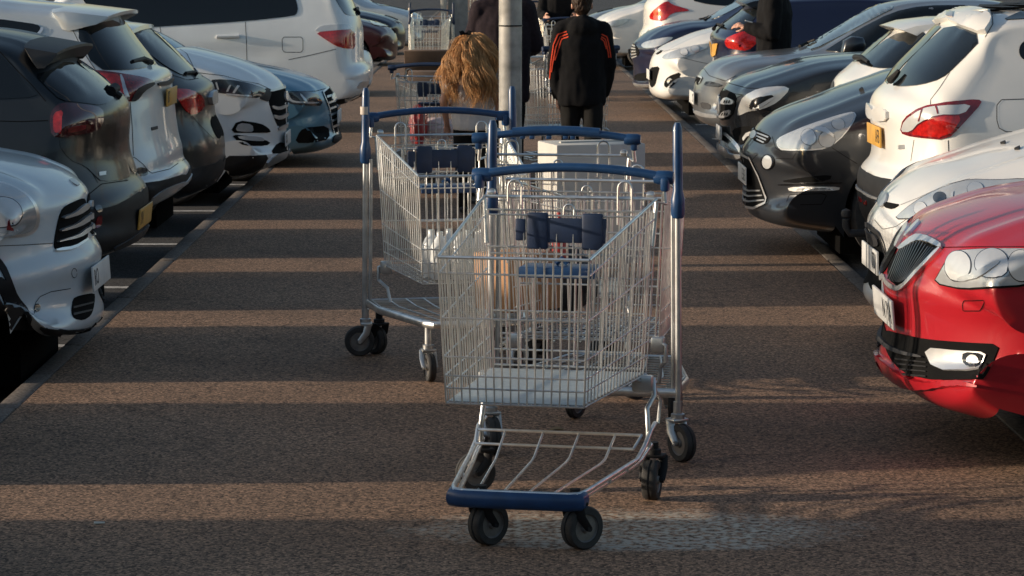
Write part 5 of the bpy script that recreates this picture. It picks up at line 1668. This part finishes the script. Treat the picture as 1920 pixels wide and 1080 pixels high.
def blob(prims, voxel, smooth=6, fold=0.0, ffreq=9.0, seed=0.0):
    """one continuous surface from capsules and ellipsoids"""
    bm = bmesh.new()
    for p in prims:
        if p[0] in 'cC':                               # tapered limb through points
            _, pts, rs, fl = p
            mb = MB()
            P_ = [Vector(x) for x in pts]
            P2 = []; R2 = []
            for i in range(len(P_) - 1):
                for k in range(6):
                    t = k / 6; P2.append(P_[i].lerp(P_[i + 1], t)); R2.append(rs[i] + (rs[i + 1] - rs[i]) * t)
            P2.append(P_[-1]); R2.append(rs[-1])
            mb.tube(P2, R2, 14, flat=fl)
            vs = [bm.verts.new(v) for v in mb.v]
            for f in mb.f:
                try: bm.faces.new([vs[i] for i in f])
                except ValueError: pass
            for e, r in ((P_[0], rs[0]), (P_[-1], rs[-1])) if p[0] == 'c' else ():
                f2 = fl or (1, 1)
                bmesh.ops.create_icosphere(bm, subdivisions=2, radius=r * min(f2), matrix=Matrix.Translation(e))
        else:
            _, c, r, rot = p
            m = Matrix.Translation(Vector(c)) @ (rot.to_4x4() if rot is not None else Matrix.Identity(4)) @ Matrix.Diagonal((r[0], r[1], r[2], 1))
            bmesh.ops.create_icosphere(bm, subdivisions=3, radius=1.0, matrix=m)
    me = bpy.data.meshes.new('tmp'); bm.to_mesh(me); bm.free()
    o = bpy.data.objects.new('tmp', me); COL.objects.link(o)
    r = o.modifiers.new('r', 'REMESH'); r.mode = 'VOXEL'; r.voxel_size = voxel
    s = o.modifiers.new('s', 'SMOOTH'); s.iterations = smooth; s.factor = .5
    dg = bpy.context.evaluated_depsgraph_get()
    out = bpy.data.meshes.new_from_object(o.evaluated_get(dg))
    bpy.data.objects.remove(o); bpy.data.meshes.remove(me)
    if fold:
        ns = [v.normal.copy() for v in out.vertices]
        for v, n in zip(out.vertices, ns):
            q = Vector((v.co.x * ffreq, v.co.y * ffreq, v.co.z * ffreq * .55)) + Vector((seed, 0, seed))
            v.co += n * fold * (mnoise.noise(q) + .5 * mnoise.noise(q * 2.3))
    out.polygons.foreach_set('use_smooth', [True] * len(out.polygons))
    return out


def hand_prims(w, d, side, k, curl=.5):
    """hand hanging from wrist w along d; palm faces the thigh"""
    d = Vector(d).normalized(); w = Vector(w)
    fwd = Vector((0, 1, 0)); fwd = (fwd - d * fwd.dot(d)).normalized()
    inn = Vector((-side, 0, 0)); inn = (inn - d * inn.dot(d) - fwd * inn.dot(fwd)).normalized()
    pr = [('c', [w, w + d * .05 * k, w + d * .088 * k], [.024 * k, .034 * k, .034 * k], (.55, 1.0))]
    for i, (o, L) in enumerate(((.028, .072), (.010, .082), (-.009, .076), (-.027, .060))):
        b = w + d * .085 * k + fwd * o * k
        m = b + (d * .9 + inn * curl * .5).normalized() * L * .5 * k
        t = m + (d * (.9 - curl * .6) + inn * curl).normalized() * L * .5 * k
        pr.append(('c', [b, m, t], [.0095 * k, .0088 * k, .0072 * k], None))
    b = w + d * .03 * k + fwd * .028 * k
    pr.append(('c', [b, b + (d * .7 + fwd * .75 + inn * .25).normalized() * .035 * k, b + (d * .9 + fwd * .45 + inn * .4).normalized() * .066 * k], [.013 * k, .0105 * k, .0085 * k], None))
    return pr


def make_person(label, loc, rz, h, cloth, trouser, skin, hair_mat, arms, legs, sleeve='long', hood=False, hem=.40, hair='short', shoulder=.165, bulk=1.0, shoes=None, face=True):
    """local frame: x right, y forward, z up; arms = {-1:(elbow,wrist,handdir,curl), 1:...} in units of a 1.6 m figure"""
    k = h / 1.6
    t = thing('person', label, 'person', loc, rz)
    V = lambda x, y, z: Vector((x * k, y * k, z * k))
    sk = []
    hc = V(0, .015, 1.475)
    sk += [('e', hc + V(0, -.012, .02), (.076 * k, .094 * k, .098 * k), None), ('e', hc + V(0, .03, -.035), (.058 * k, .062 * k, .082 * k), None)]
    sk += [('c', [hc + V(0, .098, .01), hc + V(0, .112, -.022)], [.009 * k, .014 * k], None)]         # nose
    for s in (-1, 1):
        sk.append(('e', hc + V(s * .077, -.012, -.012), (.010 * k, .022 * k, .031 * k), Matrix.Rotation(s * .25, 3, 'Z')))  # ear
        sk.append(('e', hc + V(s * .03, .078, .022), (.02 * k, .012 * k, .008 * k), None))         # brow
    sk.append(('e', hc + V(0, .086, -.060), (.024 * k, .012 * k, .008 * k), None))                 # mouth
    sk.append(('c', [V(0, -.012, 1.42), V(0, -.018, 1.30)], [.048 * k, .056 * k], None))
    sk.append(('c', [V(0, 0, 1.24), V(0, .0, 1.05), V(0, 0, .88), V(0, 0, .80)], [.145 * k, .125 * k, .125 * k, .135 * k], (1.0, .72)))
    cl = []; tr = []; sh_ = []
    b = bulk
    cl.append(('C', [V(0, -.005, 1.295), V(0, -.005, 1.17), V(0, 0, 1.0), V(0, 0, .82), V(0, 0, hem + .06), V(0, 0, hem + .01)], [.150 * k * b, .188 * k * b, .184 * k * b, .182 * k * b, .184 * k * b, .172 * k * b], (1.0, .68)))
    cl.append(('c', [V(0, -.015, 1.345), V(0, -.01, 1.28)], [.062 * k, .10 * k * b], (.9, 1)))
    for s in (-1, 1):
        el, wr_, hd, cu = arms[s]
        S_ = V(s * shoulder, -.01, 1.265); E = V(*el); W_ = V(*wr_)
        sk.append(('c', [S_, E, W_], [.045 * k, .036 * k, .025 * k], None))
        sk += hand_prims(W_, hd, s, k, cu)
        cl.append(('c', [V(s * .05, -.012, 1.305), S_ + V(0, 0, .012)], [.07 * k * b, .066 * k * b], None))
        if sleeve == 'long':
            cl.append(('c', [S_, E, W_.lerp(E, .02)], [.066 * k * b, .058 * k * b, .045 * k * b], None))
        else:
            cl.append(('c', [S_, S_.lerp(E, .62)], [.062 * k, .062 * k], None))
        hip, kn, an, toe = legs[s]
        Hh = V(*hip); Kn = V(*kn); An = V(*an); To = V(*toe)
        sk.append(('c', [Hh, Kn, An], [.078 * k, .052 * k, .034 * k], None))
        sk.append(('c', [An, An.lerp(To, .5), To], [.034 * k, .034 * k, .028 * k], None))
        tr.append(('c', [Hh + V(0, 0, .08), Hh, Kn, An + V(0, 0, .02)], [.10 * k, .098 * k, .074 * k, .060 * k], None))
        sh_.append(('c', [An + V(0, -.03, -.02), An.lerp(To, .5), To + V(0, .012, 0)], [.040 * k, .040 * k, .034 * k], None))
    tr.append(('e', V(0, 0, .80), (.165 * k, .115 * k, .13 * k), None))
    if hood:
        cl.append(('e', V(0, -.085, 1.295), (.118 * k, .062 * k, .082 * k), Matrix.Rotation(-.3, 3, 'X')))
        cl.append(('c', [V(-.075, -.03, 1.345), V(0, -.075, 1.36), V(.075, -.03, 1.345)], [.032 * k, .036 * k, .032 * k], None))
    link('body', blob(sk, .0066 * k, 3), skin, t)
    jk = link('jacket' if sleeve == 'long' else 't_shirt', blob(cl, .011, 8, .010 if sleeve == 'long' else .006, 10, h * 7), cloth, t)
    link('trousers', blob(tr, .012, 6, .008, 11, h), trouser, t)
    for s in (0, 1):
        link('shoe', blob([sh_[s]], .010, 4), shoes or M['bag_black'], t)
    if hair == 'short':
        hp = [('e', hc + V(0, -.020, .030), (.084 * k, .098 * k, .100 * k), None), ('e', hc + V(0, -.062, -.025), (.064 * k, .052 * k, .070 * k), None)]
        hm = blob(hp, .006, 2, .007, 70, 3)
        # cut away the face
        bm = bmesh.new(); bm.from_mesh(hm)
        for v in bm.verts:
            q = v.co - hc
            lim = .055 * k - (.03 * k - q.z) * .9
            if q.y > lim: v.co.y = hc.y + lim - .012
        bm.to_mesh(hm); bm.free()
        link('hair', hm, hair_mat, t)
    return t, jk, hc, k


def fabric(name, c, var=.2, scale=40):
    m = plain(name, c, .9, 0, var, scale, bump=.25, spec=.15)
    b = m.node_tree.nodes['Principled BSDF']
    return m


skin = plain('skin', (.50, .27, .19), .55, 0, .08, 20)
hair_dark = plain('hair_brown', (.022, .011, .006), .6, 0, .5, 90, spec=.2)
cloth_black = fabric('cloth_black', (.006, .006, .007))
cloth_charcoal = fabric('cloth_charcoal', (.012, .0115, .011))
cloth_plum = fabric('cloth_plum', (.020, .014, .018))
cloth_white = fabric('cloth_white', (.55, .52, .50), .06)
LEGS = {-1: ((-.085, 0, .80), (-.09, .06, .43), (-.088, .02, .075), (-.10, .16, .035)),
        1: ((.085, 0, .80), (.09, -.02, .43), (.088, -.14, .10), (.10, -.02, .035))}
STAND = {-1: ((-.085, 0, .80), (-.09, .015, .43), (-.10, -.02, .075), (-.12, .13, .035)),
         1: ((.085, 0, .80), (.09, .015, .43), (.10, -.02, .075), (.12, .13, .035))}
# the boy
bx, by = (1090 - 935) / 233.0, 22.0 - YOFF
boy, bj, _, _ = make_person('boy seen from behind in black hooded jacket with orange sleeve stripes, walking away', (bx, by, 0), R(0), 1.60,
    cloth_black, cloth_charcoal, skin, hair_dark,
    {-1: ((-.222, -.015, 1.00), (-.190, .04, .745), (.04, .12, -1), .75), 1: ((.222, .02, 1.00), (.180, .13, .76), (-.02, .25, -1), .7)},
    LEGS, hood=True, hem=.655, bulk=1.06)
# stripes on the sleeves
me = bj.data
vs = [boy.matrix_basis @ v.co + Vector((0, 0, 0)) for v in me.vertices]
vs = [Vector((v.co.x + bx, v.co.y + by, v.co.z)) for v in me.vertices]
bsf = Surf(vs, [tuple(p.vertices) for p in me.polygons], by, (bx, by, 0))
orange = fabric('stripe_orange', (.58, .065, .03), .08)
for ln in ([(1063, 59), (1046, 64), (1038, 84), (1033, 118), (1031, 148)], [(1065, 64), (1050, 69), (1042, 89), (1036.5, 118), (1034, 135)], [(1066, 69), (1053, 73.5), (1046, 96), (1040, 113)],
           [(1128, 64), (1138, 69), (1143, 91), (1145.5, 108)], [(1127, 69), (1135, 73), (1140, 96), (1142, 108)], [(1126, 72.5), (1132, 77), (1137, 92)]):
    mb = MB()
    ribbon_pts(bsf, mb, ln, .0095, .004, False)
    mb.build('sleeve_stripe', orange, bj)

# the girl
gx, gy = (888 - 935) / 260.0, 19.75 - YOFF
hair_curl = plain('hair_auburn', (.46, .25, .105), .5, 0, .40, 14, spec=.3)
girl, gj, ghc, gk = make_person('girl with long curly auburn hair and a white T-shirt, seen from behind', (gx, gy, 0), R(0), 1.31,
    cloth_white, cloth_charcoal, skin, hair_dark,
    {-1: ((-.262, -.03, 1.00), (-.235, .10, .80), (.05, .5, -1), .6), 1: ((.215, .0, 1.0), (.17, .14, .82), (-.05, .5, -1), .6)},
    LEGS, sleeve='short', hem=.74, hair='curly', shoulder=.180, bulk=1.06)
rng = random.Random(11)
mb = MB()
locks = []
while len(locks) < 120:
    az = rng.uniform(-2.75, 2.75)                         # round the back of the head; 0 = straight back
    el_ = rng.uniform(-.15, 1.45)
    if abs(az) > 2.0 and el_ < .75: continue
    locks.append((az, el_, rng.uniform(.30, .58), rng.uniform(.014, .036), rng.uniform(11, 22), rng.uniform(0, 6.28), rng.uniform(.01, .095), rng.uniform(-.03, .03)))
for (az0, el0, L0, amp, fr, ph, spread, drift) in locks:
    for q_ in range(24):
        az = az0 + rng.gauss(0, .05); el_ = min(1.5, el0 + rng.gauss(0, .05))
        n = Vector((math.sin(az) * math.cos(el_), -math.cos(az) * math.cos(el_), math.sin(el_)))
        root = ghc + Vector((n.x * .078 * gk, n.y * .095 * gk - .01, n.z * .10 * gk + .015))
        Ln = L0 * rng.uniform(.86, 1.06) * (1.0 if abs(az) < 1.3 else .85)
        side = math.sin(az)
        jx, jy = rng.gauss(0, .006), rng.gauss(0, .006)
        loose = rng.random() < .12
        pts = []; rad = []
        m = 20
        for j in range(m + 1):
            u = j / m; s_ = u * Ln
            out = Vector((n.x, min(n.y, -.1), 0)); out.normalize()
            p = root + n * .03 * min(u * 5, 1) + out * (spread * min(u * 2.2, 1) + .02 * u) + Vector((side * .02 * u + drift * u + jx * u * 2, jy * u * 2, -max(0, s_ - .02) * .93))
            w = amp * min(1, u * 3.2) * (1.5 if loose else 1)
            p += Vector((math.cos(ph + s_ * fr) * w + jx, math.sin(ph + s_ * fr) * w * .9 + jy, 0))
            pts.append(p); rad.append((.0019 if j < m - 3 else .0009))
        mb.tube(pts, rad, 4, cap=False)
hb = blob([('e', ghc + Vector((0, -.02, .02)), (.086 * gk, .098 * gk, .100 * gk), None), ('e', ghc + Vector((0, -.085, -.12)), (.085 * gk, .035 * gk, .15 * gk), None)], .01, 4, .012, 30, 2)
b0 = len(mb.v)
mb.add([v.co for v in hb.vertices], [tuple(p.vertices) for p in hb.polygons])
hr = mb.build('hair', hair_curl, girl, 180)
mb = MB()
q = ghc + Vector((-.055, -.075, .095))
for s in (-1, 1):
    mb.tube([q, q + Vector((s * .022, -.005, .012)), q + Vector((s * .04, -.006, .004))], [.006, .016, .017], 8, flat=(1, .5))
mb.build('hair_bow', cloth_black, girl)

# the adult in front of the girl
make_person('adult in dark plum jacket half hidden behind the lamp post, seen from behind', ((943 - 935) / 226.0, 22.75 - YOFF, 0), R(0), 1.78,
    cloth_plum, cloth_black, skin, hair_dark,
    {-1: ((-.235, .05, 1.02), (-.17, .30, .98), (0, 1, -.2), .8), 1: ((.245, .05, 1.01), (.19, .28, .96), (0, 1, -.2), .8)},
    LEGS, hem=.58, bulk=1.12, shoulder=.175)
# the smoker between the cars on the right
px_, py_ = 2.62, 26.25 - YOFF
sm, smj, _, smk = make_person('man in black sweatshirt holding a cigarette, standing between the cars on the right', (px_, py_, 0), R(78), 1.80,
    cloth_black, cloth_black, skin, hair_dark,
    {-1: ((-.23, -.02, 1.0), (-.12, .20, 1.05), (.3, 1, .25), .55), 1: ((.23, -.03, 1.0), (.20, .10, .80), (0, .4, -1), .6)},
    STAND, hem=.74, bulk=1.20, shoulder=.18)
q = at_y(1407, 41, py_ - .2)
mb = MB(); mb.tube([(q.x + .02, q.y, q.z - .005), (q.x - .05, q.y - .01, q.z + .012)], .006, 8)
tag(mb.build('cigarette', plain('paper_white', (.7, .69, .66), .8)), 'white cigarette held between the fingers of the man in black', 'cigarette')
ws = at_y(1425, 116, py_ - .14)
# far figure
make_person('person in black coat far off beyond the boy, pushing a trolley', ((1050 - 935) / 139.0, 37.3 - YOFF, 0), R(180), 1.72,
    cloth_black, cloth_black, skin, hair_dark,
    {-1: ((-.23, .05, 1.0), (-.18, .28, .98), (0, 1, -.2), .8), 1: ((.23, .05, 1.0), (.18, .28, .98), (0, 1, -.2), .8)},
    STAND, hem=.55, bulk=1.15, shoulder=.175)
